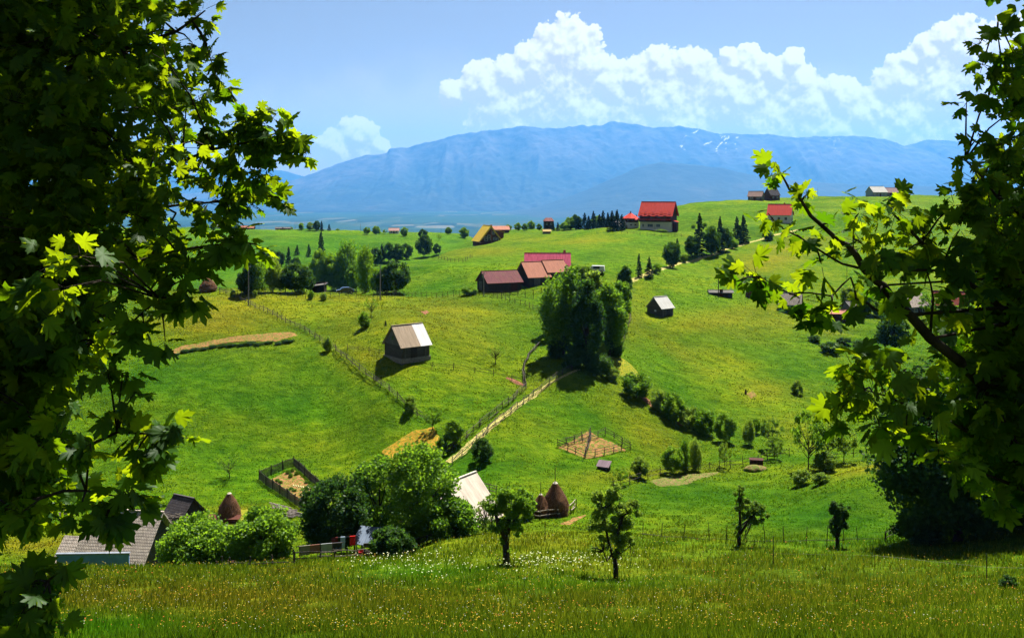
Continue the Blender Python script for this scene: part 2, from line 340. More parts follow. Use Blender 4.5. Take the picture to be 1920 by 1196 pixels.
# vegetation tints (straw, deep green), hillside shade and crest light painted in: discs round photograph pixels projected on the ground
PXG = 960+F*XX/np.maximum(YY, 6.0); PYG = HY - GZ*F/np.maximum(YY, 1.0)
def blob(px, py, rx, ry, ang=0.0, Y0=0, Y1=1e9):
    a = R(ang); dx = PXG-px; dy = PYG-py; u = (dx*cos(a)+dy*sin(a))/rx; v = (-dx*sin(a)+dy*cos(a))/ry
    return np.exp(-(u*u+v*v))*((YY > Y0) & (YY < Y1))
dry = np.zeros_like(GZ)  # straw-coloured grass, plus bright crest lines painted in as light on the relief
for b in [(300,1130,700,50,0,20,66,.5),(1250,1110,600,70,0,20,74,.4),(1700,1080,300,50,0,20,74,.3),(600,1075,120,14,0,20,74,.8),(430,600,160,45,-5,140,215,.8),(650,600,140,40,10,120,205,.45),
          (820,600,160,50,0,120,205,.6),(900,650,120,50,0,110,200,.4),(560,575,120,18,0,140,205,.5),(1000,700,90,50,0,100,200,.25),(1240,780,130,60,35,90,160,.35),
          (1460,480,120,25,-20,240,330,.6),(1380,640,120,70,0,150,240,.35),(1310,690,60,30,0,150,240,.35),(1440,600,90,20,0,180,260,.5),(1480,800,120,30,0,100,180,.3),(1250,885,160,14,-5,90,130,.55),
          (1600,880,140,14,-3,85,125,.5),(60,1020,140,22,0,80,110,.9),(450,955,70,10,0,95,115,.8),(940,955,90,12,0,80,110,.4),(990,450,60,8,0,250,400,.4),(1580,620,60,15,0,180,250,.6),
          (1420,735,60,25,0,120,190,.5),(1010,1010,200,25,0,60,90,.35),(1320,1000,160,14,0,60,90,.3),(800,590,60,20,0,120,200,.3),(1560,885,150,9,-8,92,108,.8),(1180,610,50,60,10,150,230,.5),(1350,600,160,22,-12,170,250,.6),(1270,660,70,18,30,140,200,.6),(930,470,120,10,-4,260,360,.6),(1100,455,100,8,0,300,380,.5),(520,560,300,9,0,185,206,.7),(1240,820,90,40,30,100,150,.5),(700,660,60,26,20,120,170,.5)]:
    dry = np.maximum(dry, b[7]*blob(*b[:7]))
lush = np.zeros_like(GZ)  # deep green grass, plus shade of steep faces and gullies painted as colour
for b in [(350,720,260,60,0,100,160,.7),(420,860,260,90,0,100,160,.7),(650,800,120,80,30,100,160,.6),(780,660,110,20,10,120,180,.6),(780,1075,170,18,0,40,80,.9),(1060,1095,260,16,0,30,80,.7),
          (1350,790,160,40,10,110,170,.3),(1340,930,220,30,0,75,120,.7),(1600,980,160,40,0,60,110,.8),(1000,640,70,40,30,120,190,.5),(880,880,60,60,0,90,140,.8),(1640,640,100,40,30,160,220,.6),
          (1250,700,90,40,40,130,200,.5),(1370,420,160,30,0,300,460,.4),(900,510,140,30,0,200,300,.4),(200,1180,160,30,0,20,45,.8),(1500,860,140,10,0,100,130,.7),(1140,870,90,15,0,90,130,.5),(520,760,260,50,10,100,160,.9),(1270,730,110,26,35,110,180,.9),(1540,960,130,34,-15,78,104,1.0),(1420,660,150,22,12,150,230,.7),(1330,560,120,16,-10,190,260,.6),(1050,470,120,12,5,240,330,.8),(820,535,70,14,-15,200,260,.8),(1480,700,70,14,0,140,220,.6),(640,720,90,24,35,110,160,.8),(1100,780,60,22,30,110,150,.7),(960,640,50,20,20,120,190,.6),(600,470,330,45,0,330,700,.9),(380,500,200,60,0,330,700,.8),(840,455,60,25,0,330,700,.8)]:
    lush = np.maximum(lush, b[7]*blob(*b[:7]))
n1 = fbm2(XX/14, YY/14, 4, 31); dry_lit_f = np.clip(dry*(0.45+1.1*n1), 0, 1); lush_shade_f = np.clip(lush*(0.5+n1), 0, 1)
def grass_material(name, far=False):
    m, n, out = new_mat(name); G = NG(n); P = G.coord('Object')
    fine = G.noise(G.mapping(P, (1, .55, 1)), 5.5, 6, .72); mid = G.noise(P, .55, 5, .62); big = G.noise(P, .06, 4, .6, .4)
    clump = G.vor(P, 1.6)
    base = G.ramp(mid, [(.30,(0.0273,0.0784,0.0016)),(.47,(0.0481,0.1190,0.0016)),(.60,(0.0737,0.1479,0.0023)),(.78,(0.1173,0.1741,0.0044))])
    base = G.mix(G.ramp(big, [(.38, 0.0), (.66, 1.0)]), base, G.ramp(mid, [(.3,(0.0518,0.1074,0.0018)),(.7,(0.1255,0.1625,0.0044))]))
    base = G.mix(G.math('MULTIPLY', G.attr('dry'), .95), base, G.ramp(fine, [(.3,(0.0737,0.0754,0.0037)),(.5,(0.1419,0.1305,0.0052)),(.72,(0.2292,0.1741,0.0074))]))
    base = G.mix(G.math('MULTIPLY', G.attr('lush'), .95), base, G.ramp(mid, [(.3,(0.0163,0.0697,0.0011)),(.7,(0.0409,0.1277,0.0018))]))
    st = G.noise(G.mapping(P, (.35, 1, 1), (0, 0, .25)), .9, 5, .68, .6); base = G.mix(.8, base, G.ramp(st, [(.30,(.50,.60,.55)),(.47,(.92,.95,.9)),(.62,(1.25,1.15,1.1)),(.75,(1.75,1.45,1.4))]), 'MULTIPLY')
    base = G.mix(.85, base, G.ramp(G.noise(P, .028, 3, .6, .8), [(.34,(.55,.68,.6)),(.47,(.9,.95,.9)),(.56,(1.15,1.08,1.0)),(.68,(1.45,1.25,1.1))]), 'MULTIPLY')
    base = G.mix(.75, base, G.ramp(fine, [(.25,(.45,.47,.42)),(.48,(.93,.93,.93)),(.75,(1.4,1.35,1.2))]), 'MULTIPLY')
    h = G.math('ADD', G.math('MULTIPLY', fine, .8), G.math('MULTIPLY', clump, -.35))
    nb = G.bump(h, .85, .55); nb2 = n.nodes.new('ShaderNodeBump'); nb2.inputs['Strength'].default_value = .6; nb2.inputs['Distance'].default_value = 1.2
    G.link(mid, nb2.inputs['Height']); G.link(nb, nb2.inputs['Normal'])
    # far plain: hedged fields and woods
    vc = G.n.nodes.new('ShaderNodeTexVoronoi'); vc.inputs['Scale'].default_value = .0028; G.link(G.mapping(P, (1.6, .5, 1), (0, 0, .3)), vc.inputs['Vector'])
    fld = G.ramp(G.noise(vc.outputs['Color'], 3.0, 0), [(.35,(.008,.022,.01)),(.5,(.02,.045,.015)),(.6,(.05,.06,.03)),(.7,(.10,.10,.065))])
    fld = G.mix(G.ramp(G.noise(P, .0006, 5, .6), [(.44, 0.0), (.56, 1.0)]), fld, (.018, .045, .02))
    fld = G.mix(G.ramp(G.vor(G.mapping(P, (1, .5, 1)), .009), [(.05, 1.0), (.09, 0.0)]), fld, (.24, .24, .22))
    base = G.mix(G.attr('farplain'), base, fld)
    principled(G, out, base, .9, nb2.outputs[0], 0, .02)
    return m
M_GRASS = grass_material('meadow_grass')
nj, ni = GZ.shape
idx = (np.arange(nj-1)[:, None]*ni + np.arange(ni-1)[None, :]).ravel()
quads = np.stack([idx, idx+1, idx+ni+1, idx+ni], 1)
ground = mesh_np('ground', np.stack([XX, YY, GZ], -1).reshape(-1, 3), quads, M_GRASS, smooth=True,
                 attrs={'dry': dry_lit_f, 'lush': lush_shade_f, 'farplain': sst(1400, 2600, YY)})
tag(ground, kind='structure')
def drape(name, pts, widths, mat, lift=0.07, seg=0.6, na=5, rough=0.25, seed=1, kind='structure', near=None):
    """a ribbon of soil that follows the ground: pts in photograph pixels"""
    P = [at(*p) if len(p) == 2 else at(p[0], p[1], p[2]) for p in pts]
    S = [P[0]]; Wd = [widths[0]]
    for a, b, wa, wb in zip(P, P[1:], widths, widths[1:]):
        m = max(1, int((b-a).length/seg))
        for k in range(1, m+1): S.append(a.lerp(b, k/m)); Wd.append(wa+(wb-wa)*k/m)
    # smooth the centre line
    A = np.array([[p.x, p.y] for p in S])
    for _ in range(6): A[1:-1] = (A[:-2]+2*A[1:-1]+A[2:])/4
    T = np.gradient(A, axis=0); T /= np.linalg.norm(T, axis=1)[:, None]+1e-9; N = np.stack([-T[:, 1], T[:, 0]], 1)
    rng = np.random.RandomState(seed); V = []
    for e in range(na):
        t = (e/(na-1)-.5); off = t*np.array(Wd)
        if e in (0, na-1): off = off*(1+rough*(rng.rand(len(A))*2-1))
        V.append(np.stack([A[:, 0]+N[:, 0]*off, A[:, 1]+N[:, 1]*off], 1))
    V = np.array(V); Zs = gz(V[..., 0], V[..., 1]) + lift; Zs[0] -= lift*1.3; Zs[-1] -= lift*1.3
    V3 = np.concatenate([V, Zs[..., None]], -1).reshape(-1, 3); L = len(A)
    ii = (np.arange(na-1)[:, None]*L + np.arange(L-1)[None, :]).ravel()
    o = mesh_np(name, V3, np.stack([ii, ii+L, ii+L+1, ii+1], 1), mat, smooth=True); tag(o, kind=kind); return o
def patch(name, poly, mat, lift=0.07, step=0.5, kind='structure', wob=0.5, seed=3, near=None):
    """a patch of soil or crop with a wobbly outline, following the ground"""
    P = [at(*p) if near is None else at(p[0], p[1], near) for p in poly]; c = sum(P, Vector())/len(P)
    S = []
    for a, b in zip(P, P[1:]+P[:1]):
        m = max(2, int((b-a).length/step)); S += [a.lerp(b, k/m) for k in range(m)]
    A = np.array([[p.x, p.y] for p in S]); rng = np.random.RandomState(seed)
    A = A + (fbm2(A[:, 0]/1.3, A[:, 1]/1.3, 3, seed)[:, None]-.5)*wob*2*np.stack([A[:, 0]-c.x, A[:, 1]-c.y], 1)/(np.linalg.norm(A-[c.x, c.y], axis=1)[:, None]+.1)
    K = 14; V = []
    for k in range(K+1):
        t = k/K; B = A*(t) + np.array([c.x, c.y])*(1-t); z = gz(B[:, 0], B[:, 1]) + (lift if k < K else -lift*.5)
        V.append(np.stack([B[:, 0], B[:, 1], z], 1))
    V = np.array(V).reshape(-1, 3); L = len(A); f = []
    for k in range(K):
        for i in range(L): j = (i+1) % L; f.append((k*L+i, (k+1)*L+i, (k+1)*L+j, k*L+j))
    o = mesh_np(name, V, np.array(f), mat, smooth=True); tag(o, kind=kind); return o
# ================================================================== MOUNTAINS
def rock_material(name, snow=False):
    m, n, out = new_mat(name); G = NG(n); P = G.coord('Object')
    a = G.noise(P, .0012, 6, .6); base = G.ramp(a, [(.35,(.006,.016,.012)),(.55,(.014,.026,.016)),(.7,(.035,.04,.03))])
    if snow:
        base = G.mix(G.attr('alp'), base, G.ramp(G.noise(P, .003, 6, .65), [(.35,(.02,.025,.03)),(.65,(.075,.075,.07))]))
        s = G.math('MULTIPLY', G.attr('snow'), 1.0); base = G.mix(s, base, (.75, .75, .78))
    principled(G, out, base, .9, G.bump(G.noise(P, .004, 6, .6), .6, 60), 0, .1); return m
def range_mesh(name, prof, Yb, Yr, Yback, zb, nx, nt, seed, mat, spur=.16, alp=False):
    px = np.linspace(prof[0][0], prof[-1][0], nx); ry = np.interp(px, [p[0] for p in prof], [p[1] for p in prof])
    t = np.concatenate([np.linspace(0, 1, nt), 1+np.linspace(0, 1, 14)[1:]])
    U, Tt = np.meshgrid(px, t); u = (U-960)/F
    jit = (fbm2(px/260, px*0, 2, seed)-.5)*1600*min(1, (Yr-Yb)/5000); Yrr = Yr + jit[None, :]
    Yv = np.where(Tt <= 1, Yb+(Yrr-Yb)*Tt, Yrr+(Yback-Yrr)*(Tt-1)); kk = np.exp(-np.linspace(-2, 2, 61)**2); kk /= kk.sum(); rys = np.convolve(np.pad(ry, 30, mode='edge'), kk, mode='valid'); bl = sst(.80, 1.0, np.clip(Tt, 0, 1)); Zr = (HY-(rys[None, :]*(1-bl)+ry[None, :]*bl))/F*Yrr
    X = u*Yv; s = np.clip(Tt, 0, 1); prof_t = .55*s**1.15 + .45*s**2.6
    rid = 1-np.abs(2*fbm2(X/1500+3*fbm2(X/2500, Yv/5000, 2, seed+5), Yv/5200, 5, seed)-1)
    rid2 = 1-np.abs(2*fbm2(X/520, Yv/2200, 4, seed+3)-1)
    H = Zr-zb; Z = zb + H*prof_t + H*spur*(rid-.72+.35*(rid2-.7))*np.sin(np.pi*np.clip(s*1.0, 0, 1))**.8*1.6
    Z = np.where(Tt > 1, zb+(Zr-zb)*(1-(Tt-1)), Z)
    Z += (fbm2(X/160, Yv/160, 3, seed+8)-.5)*H*.034*(s > .02) + (fbm2(X/420, Yv/420, 2, seed+18)-.5)*H*.03*(s > .5)
    gul = 1-np.abs(2*fbm2(X/260+2*fbm2(X/900, Yv/900, 2, 7), Yv/1700, 3, seed+20)-1)
    L = len(px); ii = (np.arange(len(t)-1)[:, None]*L + np.arange(L-1)[None, :]).ravel()
    hf = (Z-zb)/np.maximum(H, 1)
    snow = sst(.975, .992, gul)*sst(.66, .76, hf)*(1-sst(.96, .985, hf))*sst(.50, .60, fbm2(X/1400, Yv/1400, 3, seed+9))*(1-.85*sst(1330, 1430, U))
    o = mesh_np(name, np.stack([X, Yv, Z], -1).reshape(-1, 3), np.stack([ii, ii+1, ii+L+1, ii+L], 1), mat, smooth=True,
                attrs={'snow': snow, 'alp': sst(.42, .75, hf+(rid-.7)*.3)}); tag(o, kind='structure'); return o
RIDGE = [(150,372),(300,366),(420,358),(470,352),(520,345),(560,335),(600,320),(640,305),(690,291),(725,287),(731,278),(770,276),(800,267),(850,255),(900,246),(950,241),(985,235),(1020,242),(1060,240),(1090,235),(1130,235),(1146,226),(1180,230),(1230,239),(1265,237),(1310,241),(1350,252),(1400,250),(1450,252),(1500,258),(1540,256),(1600,256),(1630,257),(1660,262),(1695,273),(1740,263),(1780,264),(1800,266),(1850,275),(1920,288),(2100,300),(2500,330),(2900,370)]
M_ALP = rock_material('alpine_rock', True); M_FOOT = rock_material('forested_slope')
range_mesh('mountain', RIDGE, 16500, 21500, 25500, -310, 1100, 150, 3, M_ALP, alp=True)
range_mesh('foothill', [(780,412),(900,404),(1000,390),(1080,364),(1150,334),(1200,312),(1240,305),(1300,308),(1360,316),(1420,330),(1500,340),(1600,346),(1750,350),(1900,362),(2200,385),(2500,410)], 12400, 15400, 16400, -312, 500, 60, 23, M_FOOT, .08)
range_mesh('distant_ridge', [(-1500,360),(-600,340),(0,330),(200,338),(330,330),(430,322),(500,317),(540,322),(620,345),(720,368)], 22500, 25800, 26900, -312, 300, 30, 43, M_FOOT, .08)
# ================================================================== VEGETATION
def leaf_material(name, lo, hi, tlo, thi, trans=.42, gloss=.06, rough=.45, scale=.9):
    m, n, out = new_mat(name); G = NG(n); P = G.coord('Object')
    v = G.math('ADD', G.math('MULTIPLY', G.attr('lv'), .75), G.math('MULTIPLY', G.noise(P, scale, 2), .35))
    v = G.math('ADD', v, G.math('MULTIPLY', G.math('SUBTRACT', G.rand(), .5), .35))
    c = G.ramp(v, [(.15, lo), (.85, hi)]); tc = G.ramp(v, [(.15, tlo), (.85, thi)])
    d = n.nodes.new('ShaderNodeBsdfDiffuse'); t = n.nodes.new('ShaderNodeBsdfTranslucent'); g = n.nodes.new('ShaderNodeBsdfGlossy')
    G.link(c, d.inputs[0]); G.link(tc, t.inputs[0]); g.inputs['Roughness'].default_value = rough; g.inputs[0].default_value = (.6, .65, .6, 1)
    a = n.nodes.new('ShaderNodeMixShader'); b = n.nodes.new('ShaderNodeMixShader'); a.inputs[0].default_value = trans; b.inputs[0].default_value = gloss
    G.link(d.outputs[0], a.inputs[1]); G.link(t.outputs[0], a.inputs[2]); G.link(a.outputs[0], b.inputs[1]); G.link(g.outputs[0], b.inputs[2])
    G.link(b.outputs[0], out.inputs[0]); return m
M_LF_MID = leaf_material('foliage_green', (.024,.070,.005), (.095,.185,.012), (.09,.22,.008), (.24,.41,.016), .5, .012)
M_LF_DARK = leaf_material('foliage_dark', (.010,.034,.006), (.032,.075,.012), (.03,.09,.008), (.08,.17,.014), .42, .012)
M_LF_PALE = leaf_material('foliage_pale', (.036,.085,.010), (.13,.20,.03), (.10,.22,.012), (.30,.42,.03), .5, .012)
M_NEEDLE = leaf_material('needles', (.004,.016,.010), (.014,.034,.018), (.005,.018,.008), (.014,.035,.012), .2, .01)
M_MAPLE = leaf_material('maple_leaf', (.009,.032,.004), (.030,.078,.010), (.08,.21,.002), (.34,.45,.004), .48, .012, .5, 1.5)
def bark_material(name, a, b, sc=6):
    m, n, out = new_mat(name); G = NG(n); P = G.mapping(G.coord('Object'), (1, 1, .25)); f = G.noise(P, sc, 5, .65)
    principled(G, out, G.ramp(f, [(.35, a), (.65, b)]), .9, G.bump(f, .7, .05), 0, .1); return m
M_BARK = bark_material('bark', (.012,.010,.008), (.05,.040,.030)); M_BIRCH = bark_material('birch_bark', (.05,.05,.045), (.35,.34,.30))
def leaves_np(C, size, rng, up=.35, droop=0.0, fold=True):
    """leaf-sized folded faces at the points C: two triangles sharing a rib"""
    n = len(C); N = rng.normal(size=(n, 3)); N[:, 2] = np.abs(N[:, 2])*(.6+up) + up*.5; N /= np.linalg.norm(N, axis=1)[:, None]
    A = rng.normal(size=(n, 3)); A[:, 2] -= droop*2.5; A -= N*(A*N).sum(1)[:, None]; A /= np.linalg.norm(A, axis=1)[:, None]; B = np.cross(N, A)
    s = (size*rng.uniform(.6, 1.35, n))[:, None]
    V = np.stack([C-A*s*.55, C+B*s*.42-N*s*.10, C+A*s*.6, C-B*s*.42-N*s*.10], 1).reshape(-1, 3)
    i = np.arange(n)[:, None]*4
    Fc = np.concatenate([np.concatenate([i, i+1, i+2], 1), np.concatenate([i, i+2, i+3], 1)])
    return V, Fc
def in_clumps(cl, n, rng, flat=.75):
    """n points spread in clumps (x, y, z, r)"""
    cl = np.array(cl); w = cl[:, 3]**2; w = w/w.sum(); k = rng.choice(len(cl), n, p=w)
    d = rng.normal(size=(n, 3)); d /= np.linalg.norm(d, axis=1)[:, None]; r = cl[k, 3]*rng.uniform(0, 1, n)**.42
    P = cl[k, :3] + d*r[:, None]*np.array([1, 1, flat]); return P, k
def crown_clumps(kind, H, Wd, rng, n):
    """clump centres of a crown: H total height, Wd crown width"""
    cl = []; R_ = Wd/2
    for i in range(n):
        for _ in range(40):
            if kind == 'broad':
                p = rng.normal(size=3); p /= np.linalg.norm(p); p *= rng.uniform(.45, 1)**.5; x, y, z = p[0]*R_*.84, p[1]*R_*.84, H*.53+p[2]*H*.41; r = R_*rng.uniform(.18, .34)
            elif kind == 'birch':
                p = rng.normal(size=3); p /= np.linalg.norm(p); p *= rng.uniform(.4, 1)**.5; x, y, z = p[0]*R_*.84, p[1]*R_*.84, H*.52+p[2]*H*.43; r = R_*rng.uniform(.22, .36)
            elif kind == 'shrub':
                p = rng.normal(size=3); p /= np.linalg.norm(p); p *= rng.uniform(.3, 1)**.5; x, y, z = p[0]*R_*.84, p[1]*R_*.84, H*.46+p[2]*H*.44; r = R_*rng.uniform(.20, .36)
            elif kind == 'open':
                p = rng.normal(size=3); p /= np.linalg.norm(p); x, y, z = p[0]*R_*.85, p[1]*R_*.85, H*.64+p[2]*H*.30; r = R_*rng.uniform(.12, .24)
            break
        cl.append((x, y, z, r))
    return cl
def tree_parts(kind, H, Wd, seed, nleaf, size, mleaf, mbark=None, nclump=26, trunk_r=None, clumps=None, lean=0.0, fork=.32, limbs=14, droop=0.0, up=.35):
    rng = np.random.RandomState(seed); mbark = mbark or M_BARK
    cl = clumps or crown_clumps(kind, H, Wd, rng, nclump)
    P, k = in_clumps(cl, nleaf, rng, 1.3 if kind == 'birch' else .8); ms = P[:, 2] > .03*H; P = P[ms]; k = k[ms]
    V, Fc = leaves_np(P, size, rng, up, droop); lv = rng.rand(len(cl))[k]*.45 + rng.rand(len(P))*.55
    tb = MB(); tr = trunk_r or H*.022; top = H*(.9 if kind in ('birch',) else .62); zs = np.linspace(-.06*H, top, 7)
    pts = [(lean*max(z, 0)+rng.uniform(-1, 1)*H*.012*(z > 0), rng.uniform(-1, 1)*H*.012*(z > 0), z) for z in zs]
    tb.chain(pts, [tr*(1.25 if i == 0 else 1.0)*(1-.82*i/6) for i in range(7)], 7)
    order = sorted(range(len(cl)), key=lambda i: -cl[i][3])[:limbs]
    for i in order:
        c = Vector(cl[i][:3]); z0 = min(max(fork*H, c.z*.55), top*.92)*rng.uniform(.8, 1.0); j = min(5, max(0, int((z0-zs[0])/(zs[1]-zs[0])))); f = (z0-zs[j])/(zs[j+1]-zs[j])
        a = Vector(pts[j]).lerp(Vector(pts[j+1]), f); md = a.lerp(c, .5)+Vector((rng.uniform(-.04, .04)*H, rng.uniform(-.04, .04)*H, -.02*H)); r = tr*.45*(1-z0/H*.5)
        tb.chain([a, md, c, c+(c-md)*.25], [r, r*.65, r*.35, r*.1], 5)
    return V, Fc, lv, tb
def make_tree(name, label, cat, group, kind, H, Wd, seed, nleaf=2600, size=.3, mleaf=None, mbark=None, **kw):
    root = empty(name, label=label, cat=cat, group=group)
    V, Fc, lv, tb = tree_parts(kind, H, Wd, seed, nleaf, size, mleaf or M_LF_MID, mbark, **kw)
    tb.build('trunk', mbark or M_BARK, root, smooth=True)
    mesh_np('crown', V, Fc, mleaf or M_LF_MID, root, attrs={'lv': np.repeat(lv, 4)})
    return root
def make_spruce(name, H, Wd, seed, nleaf=2600):
    rng = np.random.RandomState(seed); root = empty(name); tb = MB(); tb.chain([(0,0,-.5),(0,0,H*.5),(0,0,H*.98)], [H*.018, H*.011, H*.002], 6)
    C = []; tiers = 15
    for t in range(tiers):
        f = t/(tiers-1); z = H*(.07+.90*f**.9); rad = Wd/2*(1-f)**.85*rng.uniform(.85, 1.1)+.02*H; nb = int(9-4*f)
        for b in range(nb):
            a = rng.uniform(0, 2*pi); m = max(4, int(nleaf/(tiers*nb)*(1.5-f))); q = rng.uniform(0, 1, m)**.6*rad*rng.uniform(.75, 1.1)
            w = (rng.rand(m)-.5)*.5*rad*(1-q/rad*.6)
            C.append(np.stack([cos(a)*q-sin(a)*w, sin(a)*q+cos(a)*w, z-q*.28+(rng.rand(m)-.5)*.04*H], 1))
            if f < .9: tb.tube((0, 0, z), (cos(a)*rad*.8, sin(a)*rad*.8, z-.2*rad), H*.004, H*.001, 4, cap=False)
    C = np.concatenate(C); V, Fc = leaves_np(C, .036*H, rng, .2, .6); tb.build('trunk', M_BARK, root)
    mesh_np('crown', V, Fc, M_NEEDLE, root, attrs={'lv': np.repeat(rng.rand(len(C)), 4)}); return root
# prototypes, 10 m tall and 10 m wide (spruce 10 x 4); every tree of the scene scales one of them
PROTO = {}
def _p(key, f): PROTO[key] = f; return f
_sp = []
for i in range(4): _sp.append(('broad%d' % i, 'broadleaf_tree', 'broad', dict(nclump=60, nleaf=8000, size=.46)))
for i in range(3): _sp.append(('birch%d' % i, 'birch_tree', 'birch', dict(nclump=60, nleaf=7500, size=.42, mbark=M_BIRCH, droop=.6, limbs=20)))
for i in range(3): _sp.append(('open%d' % i, 'orchard_tree', 'open', dict(nclump=44, nleaf=2600, size=.42, limbs=24, fork=.25)))
for i in range(3): _sp.append(('shrub%d' % i, 'shrub', 'shrub', dict(nclump=44, nleaf=5000, size=.55, limbs=12, fork=.05)))
for i in range(2): _sp.append(('bare%d' % i, 'bare_tree', 'open', dict(nclump=34, nleaf=420, size=.42, limbs=34, fork=.2)))
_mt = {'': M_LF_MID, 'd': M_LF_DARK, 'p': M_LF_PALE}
_used = set()
def proto(key):
    """key like 'broad1d': kind, variant, tint"""
    if key in PROTO: return PROTO[key]
    if key.startswith('spruce'):
        PROTO[key] = make_spruce('spruce_tree', 10, 4.2, 70+int(key[6])); return PROTO[key]
    base, tint = (key[:-1], key[-1]) if key[-1] in 'dp' else (key, '')
    k = [q for q in _sp if q[0] == base][0]
    kw = dict(k[3]); PROTO[key] = make_tree(k[1], None, None, None, k[2], 10, 10, 100+sum(map(ord, base)), mleaf=_mt[tint], trunk_r=.22, **kw); return PROTO[key]
ALLT = []
def plant(key, px, py, hp, wp, label, cat=None, group=None, near=None, Y=None, name=None, rz=None, sink=.15):
    loc = on(px, Y) if Y else at(px, py, near); k = loc.y/F; H = hp*k; Wd = wp*k
    rz = random.uniform(0, 6.28) if rz is None else rz; pr = proto(key); first = key not in _used; _used.add(key)
    sx = Wd/(4.2 if key.startswith('spruce') else 10); sz = H/10.0
    loc = loc - Vector((0, 0, sink*min(1, H/6)))
    o = pr if first else copy_tree(pr)
    o.location = loc; o.rotation_euler = (0, 0, rz); o.scale = (sx, sx, sz)
    if name: o.name = name
    cat = cat or {'spruce': 'spruce tree', 'birch': 'birch tree', 'shrub': 'bush'}.get(''.join(c for c in key if not c.isdigit()).rstrip('dp') if not key.startswith('spruce') else 'spruce', 'tree')
    tag(o, label, cat, group); ALLT.append(o); return o
ORD = ['first','second','third','fourth','fifth','sixth','seventh','eighth','ninth','tenth','eleventh','twelfth','thirteenth','fourteenth','fifteenth','sixteenth']
random.seed(4)
def row(items, fmt, group, cat=None, near=None, name=None):
    """items left to right: (key, px, py, h, w); fmt holds {} for the ordinal"""
    for i, it in enumerate(items): plant(*it[:5], fmt.format(ORD[i]), cat, group, near=(it[5] if len(it) > 5 else near), name=name)
G_GUL = 'bushes in a line down the gully'
row([('shrub0p',1148,712,28,30),('shrub1',1193,744,50,64),('shrub2p',1238,768,42,42),('shrub0',1263,788,56,50),('shrub1p',1293,802,44,48),('shrub2',1323,815,54,50),('broad0',1360,828,56,44)],
    'green gully bush, {} below the big tree clump', G_GUL, near=125)
row([('birch1p',1404,834,48,28),('broad2',1417,812,30,20),('open0p',1448,842,62,44),('open1p',1452,860,44,34)], 'slim pale tree, {} from the left beyond the gully bushes', 'pale young trees at the valley bottom', near=118)
G_VAL = 'small trees along the valley floor fence'
row([('open1',1163,908,32,30),('broad1p',1200,896,42,38),('broad3',1262,888,54,46),('birch0',1283,886,60,28),('birch2p',1303,882,60,30),('open2p',1359,875,48,26)],
    'small tree on the valley floor fence, {} from the left', G_VAL, near=108)
plant('open0', 1516, 880, 112, 66, 'tall airy willow with bare forked trunk standing left of the pair on the valley floor', group='airy trees at the foot of the right slope', near=112)
plant('open2p', 1553, 866, 88, 60, 'leaning airy tree just right of the tall forked willow', group='airy trees at the foot of the right slope', near=116)
plant('open1p', 1582, 866, 72, 50, 'lower airy tree behind the leaning one, nearest the dark maple leaves', group='airy trees at the foot of the right slope', near=118)
plant('broad2p', 1548, 882, 38, 46, 'low flat-topped small tree with two thin trunks below the airy willows', near=106)
plant('shrub1p', 1502, 910, 34, 40, 'round pale bush at the left end of the grassy mound', near=98)
plant('shrub2p', 1538, 907, 24, 34, 'low pale bush on the grassy mound right of the rounder one', near=98)
plant('broad1d', 1672, 660, 78, 70, 'dark blue-green round tree on the slope below the red shed', near=180)
plant('broad3d', 1678, 866, 80, 62, 'dark broad tree half hidden at the edge of the right maple foliage', near=115)
plant('shrub0p', 1495, 738, 28, 26, 'lone round bush with its dark shadow on the open right slope', near=150)
row([('shrub2d',1528,640,14,26),('shrub0d',1556,661,22,40),('shrub1d',1583,645,14,30),('shrub2d',1614,652,16,34),('shrub0',1640,668,22,34)], 'dark low scrub clump, {} from the left on the eroded bank below the teal cottage', 'dark scrub on the eroded bank', near=185)
# cottages on the right slope
row([('broad0p',1592,580,44,40),('broad2',1624,588,40,46),('shrub1',1650,594,26,30),('open2',1745,598,50,48),('broad3',1778,600,38,40),('broad1',1812,604,36,44),('broad2d',1850,600,44,50)],
    'orchard tree among the right-slope cottages, {} from the left', 'orchard trees by the right cottages', near=215)
plant('birch1', 1433, 552, 34, 14, 'thin tree beside the small haystack on the right slope', near=232)
# the big clump in the middle
def big(name, label, kind, px, py, hp, wp, seed, near, Y=None, group=None, **kw):
    loc = on(px, Y) if Y else at(px, py, near); k = loc.y/F
    o = make_tree(name, label, kw.pop('cat', 'tree'), group, kind, hp*k, wp*k, seed, **kw); o.location = loc - Vector((0, 0, .2)); o.rotation_euler = (0, 0, seed); ALLT.append(o); return o
GC = 'tall trees of the dense central clump'
big('birch_tree', 'tallest rounded birch at the left front of the central clump', 'birch', 1058, 668, 172, 98, 11, 146, group=GC, nleaf=11000, size=.36, nclump=90, mleaf=M_LF_MID, droop=.6, cat='birch tree', limbs=24)
big('birch_tree', 'dark drooping birch in the front middle of the central clump', 'birch', 1100, 690, 170, 70, 12, 140, group=GC, nleaf=9000, size=.34, nclump=80, mleaf=M_LF_DARK, droop=.7, cat='birch tree', limbs=24)
big('birch_tree', 'bright green birch on the right flank of the central clump', 'birch', 1142, 668, 142, 72, 13, 150, group=GC, nleaf=9000, size=.36, nclump=80, mleaf=M_LF_MID, droop=.6, cat='birch tree', limbs=24)
big('birch_tree', 'slender birch in the middle of the central clump behind the dark one', 'birch', 1112, 640, 140, 60, 14, 160, group=GC, nleaf=6000, size=.38, nclump=60, mleaf=M_LF_PALE, droop=.6, cat='birch tree')
big('birch_tree', 'birch at the far right edge of the central clump nearest the hut', 'birch', 1163, 612, 92, 46, 15, 172, group=GC, nleaf=5000, size=.38, nclump=50, mleaf=M_LF_MID, droop=.5, cat='birch tree')
